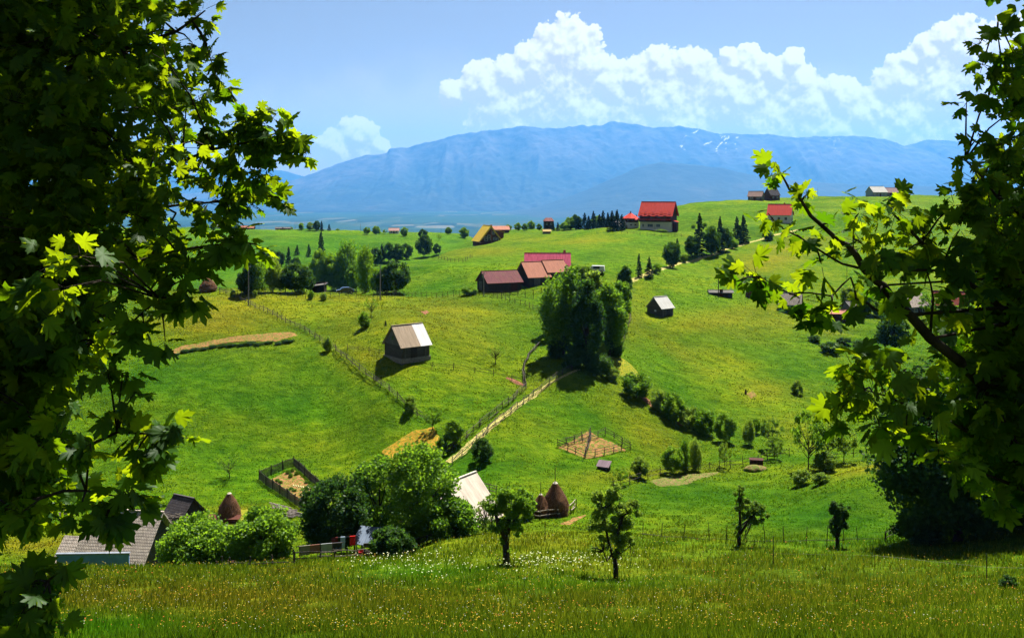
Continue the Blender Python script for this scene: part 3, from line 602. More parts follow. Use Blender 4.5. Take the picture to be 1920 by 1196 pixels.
big('broadleaf_tree', 'dark columnar tree at the top of the central clump where the road starts', 'birch', 1171, 575, 82, 36, 16, 195, group=GC, nleaf=5000, size=.38, nclump=50, mleaf=M_LF_DARK, mbark=M_BARK)
big('broadleaf_tree', 'bushy tree at the left shoulder of the central clump by the orange barn', 'broad', 1036, 625, 92, 52, 17, 158, group=GC, nleaf=5000, size=.36, nclump=44, mleaf=M_LF_MID)
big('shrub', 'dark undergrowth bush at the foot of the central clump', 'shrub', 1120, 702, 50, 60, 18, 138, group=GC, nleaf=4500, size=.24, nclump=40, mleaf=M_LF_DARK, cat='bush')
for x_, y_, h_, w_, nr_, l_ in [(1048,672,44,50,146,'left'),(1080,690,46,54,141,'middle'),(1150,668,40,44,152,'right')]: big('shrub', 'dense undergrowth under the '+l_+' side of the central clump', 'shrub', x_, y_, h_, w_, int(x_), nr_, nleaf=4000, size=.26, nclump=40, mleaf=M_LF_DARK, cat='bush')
plant('shrub1p', 1129, 680, 42, 20, 'pale spindly bush at the lower right foot of the central clump', near=142)
row([('shrub0',1083,520,26,24),('broad1p',1098,527,30,34),('shrub2p',1112,530,18,26)], 'grey-green bush behind the central clump near the magenta roof, {} from the left', 'bushes behind the central clump', near=222)
plant('broad3', 1068, 512, 22, 16, 'small dark tree at the right corner of the magenta roof', near=235)
plant('shrub1', 880, 553, 18, 36, 'low bush left of the maroon barn', near=206); plant('shrub2p', 930, 527, 13, 24, 'small light bush showing behind the maroon barn roof', near=222)
GR = 'trees lining the upper dirt road'
for t in [('spruce0',1198,520,46,15,'small slim spruce nearest the lower end of the dirt road',230),('spruce1',1217,520,40,20,'dark little spruce, second along the dirt road',232),('shrub0',1231,512,20,22,'low olive bush between the little spruces and the road',236),
          ('broad0d',1260,502,48,40,'dark round tree beside the dirt road below the big red-roofed house',252),('spruce2',1270,490,44,18,'spruce rising behind the dark round roadside tree',262),('shrub2p',1283,492,18,16,'yellowish bush in the gap of the roadside trees',262),
          ('spruce3',1312,478,80,30,'tallest spruce of the roadside clump',285),('broad1d',1298,482,42,34,'dark bush at the left foot of the tallest roadside spruce',278),('broad2d',1334,478,56,36,'dark leafy tree right of the tallest roadside spruce',282),
          ('spruce0',1350,474,70,24,'pale-topped narrow spruce in the roadside clump',292),('broad3d',1358,470,46,32,'broad dark tree in the middle of the roadside clump',292),('shrub1',1373,466,24,30,'green bush closing the right end of the roadside clump',296),
          ('spruce1',1382,455,50,24,'left of the two dark firs above the road bend',312),('spruce2',1394,454,52,26,'right of the two dark firs above the road bend',314),('shrub0d',1440,450,20,22,'lone dark bush below the road near the white house',322)]:
    plant(t[0], t[1], t[2], t[3], t[4], t[5], group=GR, near=t[6])
GH = 'small bushes round the ridge houses'
for t in [('shrub1',1300,428,8,10,'tiny bush in the field right of the big red-roofed house',350),('shrub2',1322,424,7,9,'tiny bush further right of the big red-roofed house, under the green crest',352),('shrub0p',1240,436,7,26,'low weeds in front of the big red-roofed house',325),('spruce3',1288,402,9,5,'tiny spruce on the crest left of nothing but sky',440)][:3]:
    plant(t[0], t[1], t[2], t[3], t[4], t[5], group=GH, near=t[6])
# conifer wood on the middle ridge
row([('spruce%d' % (i % 4), x, 431+(i % 3)*1.0, h, w, 425) for i, (x, h, w) in enumerate([(1086,25,17),(1096,34,20),(1104,29,18),(1113,36,20),(1124,31,21),(1131,39,21),(1140,33,19),(1148,38,22),(1157,41,21),(1166,30,20)])],
    'spruce of the wood left of the pyramid-roofed house, {} from the left', 'spruces of the ridge wood')
row([('broad1',1058,432,16,22,425),('broad2',1069,431,25,26,425),('broad0d',1080,431,29,24,430),('broad3',1120,430,27,30,436),('broad1d',1150,430,26,34,436)], 'round-crowned tree in the ridge spruce wood, {} from the left', 'round trees at the end of the ridge wood')
row([('broad0',1178,402,12,16,435),('spruce1',1193,398,12,8,440),('spruce2',1201,397,10,8,440)], 'small tree on the crest behind the red-roofed houses, {} from the left', 'small trees on the crest')
row([('broad0',953,434,13,14,425),('broad1',971,434,17,15,425),('broad3',984,433,15,14,425),('broad2',996,432,19,16,425),('broad1',1011,433,14,12,425),('spruce0',1038,433,13,8,420),('spruce1',1046,433,17,9,420)], 'small ridge tree by the narrow brown house, {} from the left', 'small trees on the middle ridge')
# far hill
row([('broad3',688,440,15,15),('broad1',706,441,18,19),('open0',722,439,9,10),('broad2',758,443,18,16),('broad0d',793,448,19,18),('open1',823,451,12,10),('broad3',841,440,15,14),('broad2',870,447,22,20)], 'isolated tree on the far green hill, {} from the left', 'isolated trees on the far hill', near=560)
row([('shrub0',546,431,6,8),('broad0',565,431,13,13),('broad1p',582,433,17,18),('broad2d',594,433,20,14),('spruce0',603,433,20,10),('spruce3',617,433,14,8),('shrub1',633,434,6,8)], 'tree in the grove on the far left hill crest, {} from the left', 'grove on the far hill crest', near=585)
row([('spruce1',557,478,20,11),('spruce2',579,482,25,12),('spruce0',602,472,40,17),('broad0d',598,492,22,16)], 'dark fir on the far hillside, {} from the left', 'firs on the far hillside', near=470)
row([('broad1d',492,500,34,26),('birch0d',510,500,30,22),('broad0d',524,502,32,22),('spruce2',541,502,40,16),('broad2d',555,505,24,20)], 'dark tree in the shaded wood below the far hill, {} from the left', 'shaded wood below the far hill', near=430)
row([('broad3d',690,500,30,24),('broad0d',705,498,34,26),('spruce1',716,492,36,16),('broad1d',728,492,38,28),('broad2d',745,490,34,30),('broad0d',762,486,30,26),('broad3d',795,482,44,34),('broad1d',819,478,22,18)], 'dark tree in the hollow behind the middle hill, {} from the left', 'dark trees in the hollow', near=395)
# tree line behind the crest fence
GL = 'tree line behind the long crest fence'
for t in [('broad2d',462,552,52,40,'dark broad tree behind the left utility pole',214),('broad3',535,548,50,44,'mid-green tree between the pale birch and the dark round tree',216),('broad0',640,546,58,46,'round tree directly behind the parked dark car',226),('broad1',668,548,60,46,'leafy tree in the right half of the tree line, in front of the tall ones',212),('broad2d',722,550,50,44,'dark tree between the second utility pole and the end tree',218),('birch0',478,550,72,50,'tall dark birch at the left end of the tree line, right of the pole',208),('birch1p',512,548,66,40,'paler birch, second from the left in the tree line',212),('broad0d',556,548,56,62,'dark round tree left of the low shed in the tree line',210),
          ('broad1',592,546,60,44,'green tree in the tree line above the low dark shed',216),('broad2',626,545,72,56,'bright green broad tree above the parked dark car',214),('birch2',652,546,92,54,'tall birch right of the parked dark car',222),('birch0',684,548,82,44,'tall tree in the right half of the tree line',220),
          ('broad0',708,549,46,34,'lower tree just left of the second utility pole',216),('broad3d',742,551,64,62,'large dark round tree ending the tree line at the right',212),('broad3',600,548,84,40,'tall tree standing farther back in the middle of the tree line',228),('broad1d',575,548,42,36,'dark lower tree between the round one and the shed',214)]:
    plant(t[0], t[1], t[2], t[3], t[4], t[5], group=GL, near=t[6])
row([('shrub1p',478,558,16,10,196),('shrub0',583,561,18,13,196),('shrub2p',607,562,15,15,196)], 'sapling growing on the long crest fence, {} from the left', 'saplings on the crest fence')
plant('shrub2', 436, 556, 14, 12, 'small bush at the corner where the two crest fences meet', near=195)
row([('broad2',385,432,14,18,580),('broad0',400,431,12,16,580),('broad1d',440,432,14,24,580)], 'tree by the pale farmhouse on the far left crest, {} from the left', 'trees by the far left farmhouse')
# middle slope singles
for t in [('shrub0',683,614,32,26,'dense bush on the slope above and left of the hay barn',165),('bare0',696,592,42,28,'thin-leaved young tree above the dense bush near the hay barn',172),('spruce3',723,610,10,7,'tiny dark fir on the slope left of the hay barn',165),
          ('bare1',929,682,40,38,'leaning sparse tree on the slope right of the hay barn',138),('shrub1p',614,658,30,20,'pale bush growing on the long diagonal fence near its top',150),('shrub2p',768,772,34,26,'pale bush on the diagonal fence above its lower end',126),
          ('open2',811,806,46,38,'leafy small tree at the lower end of the diagonal fence',121),('broad1',850,834,52,46,'round small tree by the path rails left of the dirt track',116),('shrub1',828,848,34,26,'low bush below the round tree left of the dirt track',114),
          ('shrub0d',904,864,48,46,'dense round dark bush right of the dirt track',111),('bare0',430,896,54,46,'nearly bare little tree on the left slope above the haystack',114),('shrub2',800,665,16,12,'small bush at the right corner of the hay barn',141)]:
    plant(t[0], t[1], t[2], t[3], t[4], t[5], near=t[6])
# village trees
GV = 'fruit trees round the village farm'
vt = [('broad',365,1075,112,150,21,76,'spreading bushy tree in front of the shingled farmhouse',M_LF_MID),('broad',492,1072,118,138,22,75,'bushy tree right of the shingled farmhouse above the meadow edge',M_LF_MID),
      ('broad',628,1050,172,140,23,79,'large dark tree at the left of the village grove beside the laundry',M_LF_DARK),('broad',712,1045,188,140,24,84,'broad green tree in the middle of the village grove',M_LF_MID),
      ('broad',785,1045,208,150,25,80,'tallest tree of the village grove left of the pale metal roof',M_LF_MID),('broad',690,1000,130,90,26,94,'yellowish tree at the back left of the village grove',M_LF_PALE),
      ('broad',795,960,116,84,27,101,'light-topped tree at the back of the village grove below the dirt track',M_LF_MID),('shrub',842,1022,82,110,28,79,'low bushy tree overlapping the foot of the pale metal roof',M_LF_MID),
      ('shrub',735,1058,60,90,29,72,'dark bush at the meadow edge under the village grove',M_LF_DARK),('shrub',602,985,60,60,30,92,'rounded green bush behind the garden corner',M_LF_MID),('broad',860,975,50,44,33,96,'small leafy tree against the left side of the pale metal roof',M_LF_MID)]
for kd, px, py, h, w, sd, Y, lab, mt in vt:
    big('shrub' if kd == 'shrub' else 'fruit_tree', lab, kd, px, py, h, w, sd, None, Y=Y, group=GV, nleaf=14000 if w > 80 else 5000, size=.23, nclump=90, mleaf=mt, cat='bush' if kd == 'shrub' else 'fruit tree', limbs=18)
big('shrub', 'greyish twiggy bush between the pale metal roof and the leafy-trunked tree', 'shrub', 911, 1000, 78, 46, 31, None, Y=80, nleaf=900, size=.16, nclump=40, mleaf=M_LF_PALE, cat='bush', limbs=36)
big('shrub', 'green bush beside the smaller haystack', 'shrub', 985, 975, 66, 46, 32, None, Y=88, nleaf=2600, size=.18, nclump=36, mleaf=M_LF_MID, cat='bush')
# foreground meadow trees, each shaped after the photograph (clumps in metres round the trunk foot)
def fg_tree(label, px, py, near, blobs, nleaf, seed, trunk, tr, size=.115, mleaf=None):
    loc = at(px, py, near); k = loc.y/F; rng = np.random.RandomState(seed)
    cl = []
    for (bx, by, br) in blobs:
        for _ in range(9):
            d = rng.normal(size=3); d = d/np.linalg.norm(d)*rng.uniform(.2, .9); cl.append(((bx-px+d[0]*br)*k, d[1]*br*k, (py-by+d[2]*br)*k, br*k*rng.uniform(.25, .5)))
    P, kk = in_clumps(cl, nleaf, rng, .9); V, Fc = leaves_np(P, size, rng, .4, .2)
    root = empty('fruit_tree', loc, 0, 1, label, 'fruit tree', 'fruit trees standing in the flower meadow'); tb = MB()
    for line, r0, r1 in trunk:
        q = [((x-px)*k, dy*k, (py-y)*k) for x, y, dy in line]; q[0] = (q[0][0], q[0][1], q[0][2]-(.3 if abs(line[0][1]-py) < 2 else 0))
        tb.chain(q, list(np.linspace(r0*k, r1*k, len(q))), 7)
    ends = [line[-1] for line, _, _ in trunk]
    for c in cl[::3]:
        e = min(ends, key=lambda e: (Vector(((e[0]-px)*k, e[2]*k, (py-e[1])*k))-Vector(c[:3])).length); a = Vector(((e[0]-px)*k, e[2]*k, (py-e[1])*k)); b = Vector(c[:3])
        md = a.lerp(b, .5)+Vector(rng.normal(size=3))*.08; tb.chain([a, md, b], [tr*.35*k, tr*.2*k, tr*.08*k], 4)
    tb.build('trunk', M_BARK, root, smooth=True); mesh_np('crown', V, Fc, mleaf or M_LF_MID, root, attrs={'lv': np.repeat(rng.rand(len(cl))[kk]*.4+rng.rand(len(P))*.6, 4)}); return root
fg_tree('leafy-trunked fruit tree in the meadow below the haystacks', 950, 1056, 60, [(948,935,26),(975,930,24),(925,950,22),(990,948,20),(955,962,30),(968,985,20),(932,985,18),(945,1000,12),(944,1015,8),(952,1030,7)], 13000, 41,
        [([(950,1056,0),(949,1035,0),(947,1010,2),(950,985,0),(958,960,3)], 7, 4), ([(948,1012,0),(938,985,-3),(928,960,-4)], 5, 2.5), ([(949,1000,0),(968,972,5),(982,950,8)], 4.5, 2)], 6)
fg_tree('open fork-trunked fruit tree, the nearest tree in the flower meadow', 1155, 1083, 56, [(1120,930,22),(1150,925,20),(1135,955,26),(1170,955,22),(1190,950,16),(1115,985,18),(1140,985,24),(1172,985,24),(1160,1010,20),(1130,1015,14),(1185,1015,12),(1113,1028,9),(1155,1035,12)], 12000, 42,
        [([(1155,1083,0),(1154,1060,0),(1152,1045,1)], 5.5, 4), ([(1152,1048,1),(1143,1025,3),(1136,990,2),(1130,955,0)], 3.6, 1.6), ([(1153,1048,1),(1160,1025,-3),(1158,995,-4),(1168,965,-4)], 3.6, 1.6), ([(1146,1040,0),(1138,1050,-4),(1130,1030,-6)], 2.2, 1)], 5, .115, M_LF_PALE)
fg_tree('two-lobed tree with shaggy lower trunk, left of the vase-shaped tree', 1387, 1023, 75, [(1388,915,10),(1386,932,12),(1388,950,12),(1402,945,14),(1420,950,16),(1428,965,13),(1412,975,14),(1398,965,10),(1382,988,9),(1380,1000,7),(1392,1018,5)], 8000, 43,
        [([(1387,1023,0),(1385,1005,0),(1388,990,1),(1387,960,0),(1386,930,0)], 4.5, 1.5), ([(1388,1000,0),(1400,982,2),(1415,965,3)], 3, 1.3)], 4, .10, M_LF_PALE)
fg_tree('dense vase-shaped little tree on the meadow fence, nearest the dark shade', 1571, 1026, 75, [(1571,950,13),(1560,955,11),(1584,956,12),(1571,968,16),(1562,980,12),(1580,982,12),(1571,995,12),(1571,1006,6)], 8000, 44,
        [([(1571,1026,0),(1570,1010,0),(1570,990,0),(1566,965,0)], 4.5, 1.5), ([(1571,1005,0),(1578,985,0),(1582,965,0)], 3, 1.2)], 4, .10, M_LF_DARK)
# the dark tree at the right with its deep shade
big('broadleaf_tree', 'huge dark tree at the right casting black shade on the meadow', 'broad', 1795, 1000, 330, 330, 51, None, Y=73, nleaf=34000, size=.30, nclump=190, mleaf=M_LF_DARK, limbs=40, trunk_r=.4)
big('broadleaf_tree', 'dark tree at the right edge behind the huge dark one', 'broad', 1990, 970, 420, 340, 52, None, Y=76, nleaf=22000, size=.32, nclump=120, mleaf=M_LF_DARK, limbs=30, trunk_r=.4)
for x_, y_, h_, w_, l_ in [(1730,1000,70,110,'added dark bush deepening the shade at the left foot of the huge dark tree'),(1830,1004,80,130,'added dark bush deepening the shade under the middle of the huge dark tree'),(1915,1000,90,120,'added dark bush deepening the shade at the right edge under the dark trees')]: big('shrub', l_, 'shrub', x_, y_, h_, w_, int(x_), None, Y=74, nleaf=4500, size=.24, nclump=50, mleaf=M_LF_DARK, cat='bush')  # invented bushes, placed to blacken the shade below the tree
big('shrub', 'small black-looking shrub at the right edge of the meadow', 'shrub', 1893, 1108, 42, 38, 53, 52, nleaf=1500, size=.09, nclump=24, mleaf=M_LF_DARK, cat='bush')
# ================================================================== BUILDINGS
def mat_wood(name, a, b, plank=.16, horiz=False, rough=.85):
    m, n, out = new_mat(name); G = NG(n); P = G.coord('Object'); sep = n.nodes.new('ShaderNodeSeparateXYZ'); G.link(P, sep.inputs[0])
    ax = sep.outputs[2] if horiz else G.math('ADD', sep.outputs[0], sep.outputs[1]); fr = G.math('FRACT', G.math('DIVIDE', ax, plank))
    gap = G.ramp(fr, [(.0, 0.0), (.07, 1.0), (.93, 1.0), (1.0, 0.0)]); gr = G.noise(G.mapping(P, (1, 1, .3) if not horiz else (.2, .2, 2)), 7, 5, .7)
    pl = G.noise(G.math('FLOOR', G.math('DIVIDE', ax, plank)), 3.7, 0); c = G.ramp(gr, [(.3, a), (.7, b)]); c = G.mix(.5, c, G.ramp(pl, [(.3, (.6,.6,.6)), (.7, (1.3,1.3,1.3))]), 'MULTIPLY')
    c = G.mix(gap, (a[0]*.3, a[1]*.3, a[2]*.3), c); principled(G, out, c, rough, G.bump(G.math('ADD', gap, gr), .5, .03), 0, .15); return m
def mat_sheet(name, c, c2=None, rib=.28, axis=0, rough=.45, rust=0.0):
    """ribbed sheet-metal roofing, weathered"""
    m, n, out = new_mat(name); G = NG(n); P = G.coord('Object'); sep = n.nodes.new('ShaderNodeSeparateXYZ'); G.link(P, sep.inputs[0])
    fr = G.math('FRACT', G.math('DIVIDE', sep.outputs[axis], rib)); h = G.ramp(fr, [(.0, 0.0), (.12, 1.0), (.24, 0.0), (1.0, 0.0)])
    st = G.noise(G.mapping(P, (2.2, .35, .35) if axis == 0 else (.35, 2.2, .35)), 1.6, 5, .65); cc = G.ramp(st, [(.3, tuple(x*.72 for x in c)), (.7, c2 or tuple(min(1, x*1.12) for x in c))])
    if rust: cc = G.mix(G.ramp(G.noise(P, .9, 5, .7), [(.5, 0.0), (.62, rust)]), cc, (.10, .045, .02))
    cc = G.mix(G.math('MULTIPLY', h, .35), cc, tuple(x*.5 for x in c)); principled(G, out, cc, max(rough, .75), G.bump(h, .5, .02), 0, .08); return m
def mat_shingle(name, a, b, rowh=.28, wd=.17):
    m, n, out = new_mat(name); G = NG(n); P = G.coord('Object'); sep = n.nodes.new('ShaderNodeSeparateXYZ'); G.link(P, sep.inputs[0])
    cb = n.nodes.new('ShaderNodeCombineXYZ'); G.link(sep.outputs[0], cb.inputs[0]); G.link(G.math('MULTIPLY', sep.outputs[2], 1.3), cb.inputs[1])
    br = n.nodes.new('ShaderNodeTexBrick'); G.link(cb.outputs[0], br.inputs['Vector']); br.inputs['Scale'].default_value = 1.0
    br.inputs['Brick Width'].default_value = wd; br.inputs['Row Height'].default_value = rowh; br.inputs['Mortar Size'].default_value = .022; br.inputs['Mortar Smooth'].default_value = .3
    br.inputs['Color1'].default_value = (*a, 1); br.inputs['Color2'].default_value = (*b, 1); br.inputs['Mortar'].default_value = (.012, .010, .010, 1)
    c = G.mix(.5, br.outputs[0], G.ramp(G.noise(P, 2.2, 5, .7), [(.3, (.55,.55,.55)), (.7, (1.4,1.35,1.3))]), 'MULTIPLY')
    principled(G, out, c, .9, G.bump(br.outputs['Fac'], -.6, .05), 0, .1); return m
def mat_plain(name, c, rough=.7, var=.25, sc=2.0, bump=.2, spec=.2, metal=0.0):
    m, n, out = new_mat(name); G = NG(n); P = G.coord('Object'); f = G.noise(P, sc, 5, .65)
    cc = G.ramp(f, [(.3, tuple(x*(1-var) for x in c)), (.7, tuple(min(1, x*(1+var)) for x in c))]); principled(G, out, cc, rough, G.bump(f, bump, .03), metal, spec); return m
W_DARK = mat_wood('dark_boards', (.018,.013,.011), (.045,.032,.026)); W_LOG = mat_wood('weathered_logs', (.030,.026,.022), (.085,.072,.060), .22, True)
W_GREY = mat_wood('grey_boards', (.045,.042,.040), (.13,.12,.11)); W_RED = mat_wood('reddish_boards', (.030,.009,.008), (.07,.02,.016), .18)
W_CHALET = mat_wood('chalet_boards', (.04,.016,.010), (.085,.035,.02), .15); W_RAIL = mat_wood('fence_wood', (.030,.026,.020), (.095,.080,.062), .6); W_POST = mat_wood('post_wood', (.02,.017,.014), (.065,.055,.045), .5)
S_TAN = mat_sheet('tan_sheet_roof', (.26,.20,.14), rib=.9); S_WHITE = mat_sheet('white_sheet_roof', (.56,.56,.56), rib=.9, rough=.55); S_GREYW = mat_sheet('pale_sheet_roof', (.40,.40,.38), rib=.5)
S_RED = mat_sheet('red_sheet_roof', (.42,.032,.018), rib=.35, rough=.5); S_YEL = mat_sheet('yellow_sheet_roof', (.50,.35,.04), rib=.4); S_MAR = mat_sheet('maroon_sheet_roof', (.085,.014,.022), (.12,.03,.035), .45, rust=.5)
S_ORA = mat_sheet('terracotta_roof', (.30,.12,.075), rib=.4, rough=.7); S_MAG = mat_sheet('crimson_roof', (.27,.025,.065), (.36,.05,.10), .5, rough=.6); S_CREAM = mat_sheet('cream_sheet_roof', (.46,.40,.33), (.52,.46,.38), 1.6, rough=.75, rust=.12)
S_BLUE = mat_sheet('blue_sheet_roof', (.06,.09,.14), (.16,.20,.26), .4); SH_GREY = mat_shingle('grey_shingles', (.34,.29,.25), (.48,.42,.37)); SH_DARK = mat_shingle('dark_shingles', (.05,.045,.05), (.08,.07,.075))
SH_RED = mat_shingle('red_tiles', (.28,.06,.035), (.22,.05,.03)); PL_WHITE = mat_plain('white_plaster', (.50,.50,.48), .8, .1); PL_GREY = mat_plain('grey_plaster', (.22,.24,.26), .8, .15)
PL_TEAL = mat_plain('teal_plaster', (.02,.14,.16), .75, .2); GLASS = mat_plain('window_glass', (.02,.025,.03), .15, .2, 1, 0, .6); FRAME = mat_plain('window_frame', (.42,.42,.40), .6, .1); FR_BLUE = mat_plain('blue_window', (.05,.10,.16), .3, .2)
C_POLE = mat_plain('pole_concrete', (.16,.15,.14), .85, .25, 5); STONE = mat_plain('stone', (.16,.14,.12), .9, .35, 3, .6)
BLUE_P = mat_plain('blue_paint', (.09,.20,.42), .6, .2, 1.5); CHIM = mat_plain('brick_chimney', (.16,.06,.04), .9, .3, 6)
def gable(name, label, cat, loc, rz, L, Wd, hw, hr, wall, roof, ov=.35, base=None, hbase=0.0, group=None, deep=1.6, th=.10, extra=None):
    """gabled building, ridge along local X, front towards local -Y; hw eave height, hr roof rise"""
    r = empty(name, loc, rz, 1, label, cat, group); w = MB(); x, y = L/2, Wd/2; z0 = hbase if hbase else -deep
    for s in (-1, 1): w.poly([(s*x, -y*s, z0), (s*x, y*s, z0), (s*x, y*s, hw), (s*x, 0, hw+hr), (s*x, -y*s, hw)])
    w.poly([(-x, -y, z0), (x, -y, z0), (x, -y, hw), (-x, -y, hw)]); w.poly([(x, y, z0), (-x, y, z0), (-x, y, hw), (x, y, hw)]); w.build('wall', wall, r)
    if hbase:
        b = MB(); b.box((0, 0, (hbase-deep)/2), (L+.12, Wd+.12, hbase+deep)); b.build('base', base, r)
    m = MB(); sl = hr/y; ye = y+ov; ze = hw-ov*sl; xx = x+ov
    m.slab([(-xx, -ye, ze+th), (xx, -ye, ze+th), (xx, 0, hw+hr+th), (-xx, 0, hw+hr+th)], th); m.slab([(xx, ye, ze+th), (-xx, ye, ze+th), (-xx, 0, hw+hr+th+.003), (xx, 0, hw+hr+th+.003)], th)
    m.box((0, 0, hw+hr+th+.02), (2*xx+.02, .22, .06)); rf = m.build('roof', roof, r); r['_d'] = 0; del r['_d']; return r, rf
def face_part(r, name, side, dims, u, z, w, h, mat, depth=.05, frame=None, bars=(1, 1), off=.012):
    """a window or door on wall side f/b/l/r (front is local -Y) of a building with dims (L, W); frame adds frame + pane children"""
    L, Wd = dims; M = {'f': (Vector((u, -Wd/2, z)), 0), 'b': (Vector((-u, Wd/2, z)), pi), 'l': (Vector((-L/2, -u, z)), -pi/2), 'r': (Vector((L/2, u, z)), pi/2)}[side]
    c, a = M; nrm = Matrix.Rotation(a, 3, 'Z') @ Vector((0, -1, 0)); b = MB(); b.box(c+nrm*(depth/2+off), (w, depth, h), a); o = b.build(name, mat, r)
    if frame:
        f = MB(); t = .07; d = depth+.05
        for sx in (-1, 1): f.box(c+nrm*(d/2+off)+Matrix.Rotation(a, 3, 'Z') @ Vector((sx*(w/2+t/2), 0, 0)), (t, d, h+2*t), a)
        for sz in (-1, 1): f.box(c+nrm*(d/2+off)+Vector((0, 0, sz*(h/2+t/2))), (w, d, t), a)
        for i in range(1, bars[0]+1): f.box(c+nrm*(d/2+off)+Matrix.Rotation(a, 3, 'Z') @ Vector((-w/2+w*i/(bars[0]+1), 0, 0)), (.04, d-.01, h), a)
        for i in range(1, bars[1]): f.box(c+nrm*(d/2+off)+Vector((0, 0, -h/2+h*i/bars[1])), (w, d-.02, .04), a)
        f.build('frame', frame, o)
    return o
def bpart(r, name, mat, boxes, tubes=()):
    b = MB()
    for q in boxes: b.box(*q)
    for q in tubes: b.tube(*q)
    return b.build(name, mat, r)
# --- hay barn on the middle slope (tan and white sheet roof)
def hay_barn():
    loc = on(763, 141); L, Wd, hw, hr = 4.9, 5.0, 1.9, 2.7; r, rf = gable('hay_barn', 'weathered wooden hay barn with half tan, half white sheet roof on the middle slope', 'barn', loc, R(38), L, Wd, hw, hr, W_LOG, S_TAN, .32)
    sl = hr/(Wd/2); ye = Wd/2+.34; m = MB(); m.slab([(.75, -ye, hw-.34*sl+.112), (L/2+.34, -ye, hw-.34*sl+.112), (L/2+.34, -.02, hw+hr+.105), (.75, -.02, hw+hr+.105)], .02); m.build('roof_sheet', S_WHITE, r)
    bpart(r, 'gable_boards', W_GREY, [((-L/2-.04, 0, hw+.05), (.06, Wd+.1, .12))]); g = MB(); g.slab([(-L/2-.05, Wd/2, hw+.1), (-L/2-.05, -Wd/2, hw+.1), (-L/2-.05, 0, hw+hr-.02)], .03); g.build('gable_boards', W_GREY, r)
    face_part(r, 'hatch', 'l', (L+.1, Wd), .1, hw+.95, .55, .5, GLASS); face_part(r, 'door', 'f', (L, Wd), -.3, .75, 1.1, 1.6, W_DARK); bpart(r, 'foundation', STONE, [((0, 0, -.35), (L+.3, Wd+.3, .7))])
    for u in (-1.9, 1.7): face_part(r, 'post', 'f', (L, Wd), u, .9, .16, 1.9, W_GREY, .14)
hay_barn()
# --- small hut on the right slope
def hut():
    loc = at(1240, 592, 192); L, Wd, hw, hr = 3.3, 4.2, 1.7, 2.0; r, rf = gable('hay_barn', 'small lone wooden hut with pale grey sheet roof on the open right slope', 'hut', loc+Vector((0, 1.5, 0)), R(36), L, Wd, hw, hr, W_LOG, S_GREYW, .28)
    face_part(r, 'door', 'f', (L, Wd), .2, .7, .9, 1.4, W_DARK); face_part(r, 'hatch', 'l', (L, Wd), .3, 1.0, .5, .35, FRAME)
    for u in (-1.3, 1.3): face_part(r, 'post', 'f', (L, Wd), u, .8, .14, 1.7, W_GREY, .12)
hut()
# --- big red-roofed house on the ridge
def red_house():
    loc = at(1238, 433, 330)+Vector((0, 4.0, 0)); L, Wd, hb, hw, hr = 11.6, 9.0, 3.3, 6.1, 4.6; d = (L, Wd)
    r, rf = gable('farmhouse', 'big red-roofed dark timber house on a white ground floor, on the ridge', 'house', loc, R(-24), L, Wd, hw, hr, W_RED, S_RED, .75, PL_WHITE, hb)
    D2 = (L+.12, Wd+.12)
    for u, w in ((-1.9, 1.9), (1.1, 1.4), (-4.6, .6)): face_part(r, 'window', 'f', D2, u, 2.0, w, 1.0, FR_BLUE, .05, FRAME, (2, 1))
    face_part(r, 'door', 'f', D2, -.15, 1.55, .8, 1.9, FRAME); face_part(r, 'window', 'r', D2, -3.4, 2.0, .7, 1.0, FR_BLUE, .05, FRAME)
    for u in (-3.4, -1.2, 1.2, 3.4): face_part(r, 'window', 'f', d, u, 5.1, 1.0, .9, GLASS, .05, W_CHALET)
    face_part(r, 'window', 'r', d, -.5, 7.2, .9, 3.0, GLASS, .05, W_DARK, (1, 3))
    m = MB(); m.slab([(-L/2-1.6, -Wd/2-1.5, 4.15), (L/2+.1, -Wd/2-1.5, 4.15), (L/2+.1, -Wd/2, 4.6), (-L/2-1.6, -Wd/2, 4.6)], .12); m.build('porch_roof', S_RED, r)
    bpart(r, 'balcony', W_RED, [((-.4, -Wd/2-.65, 3.42), (L-.6, 1.25, .16)), ((-.4, -Wd/2-1.24, 3.85), (L-.6, .07, .75))] + [((-L/2+.8+i*2.5, -Wd/2-1.22, 3.95), (.12, .12, .6)) for i in range(5)])
    m = MB(); m.slab([(L/2+.1, -3.2, 4.0), (L/2+2.2, -3.2, 3.4), (L/2+2.2, -.6, 3.4), (L/2+.1, -.6, 4.0)], .1); m.build('entrance_roof', S_RED, r)
    bpart(r, 'entrance', W_RED, [((L/2+1.0, -1.9, 1.0), (1.7, 2.2, 4.6))])
    g = MB()
    for i in range(8): g.box((-L/2+.5+i*1.5, -Wd/2-.1+.45*(i % 2), hw+.28+.45*(i % 2)*hr/(Wd/2)), (1.1, .08, .16))
    g.build('snow_guard', mat_plain('dark_red_guard', (.16,.012,.010)), r)
red_house()
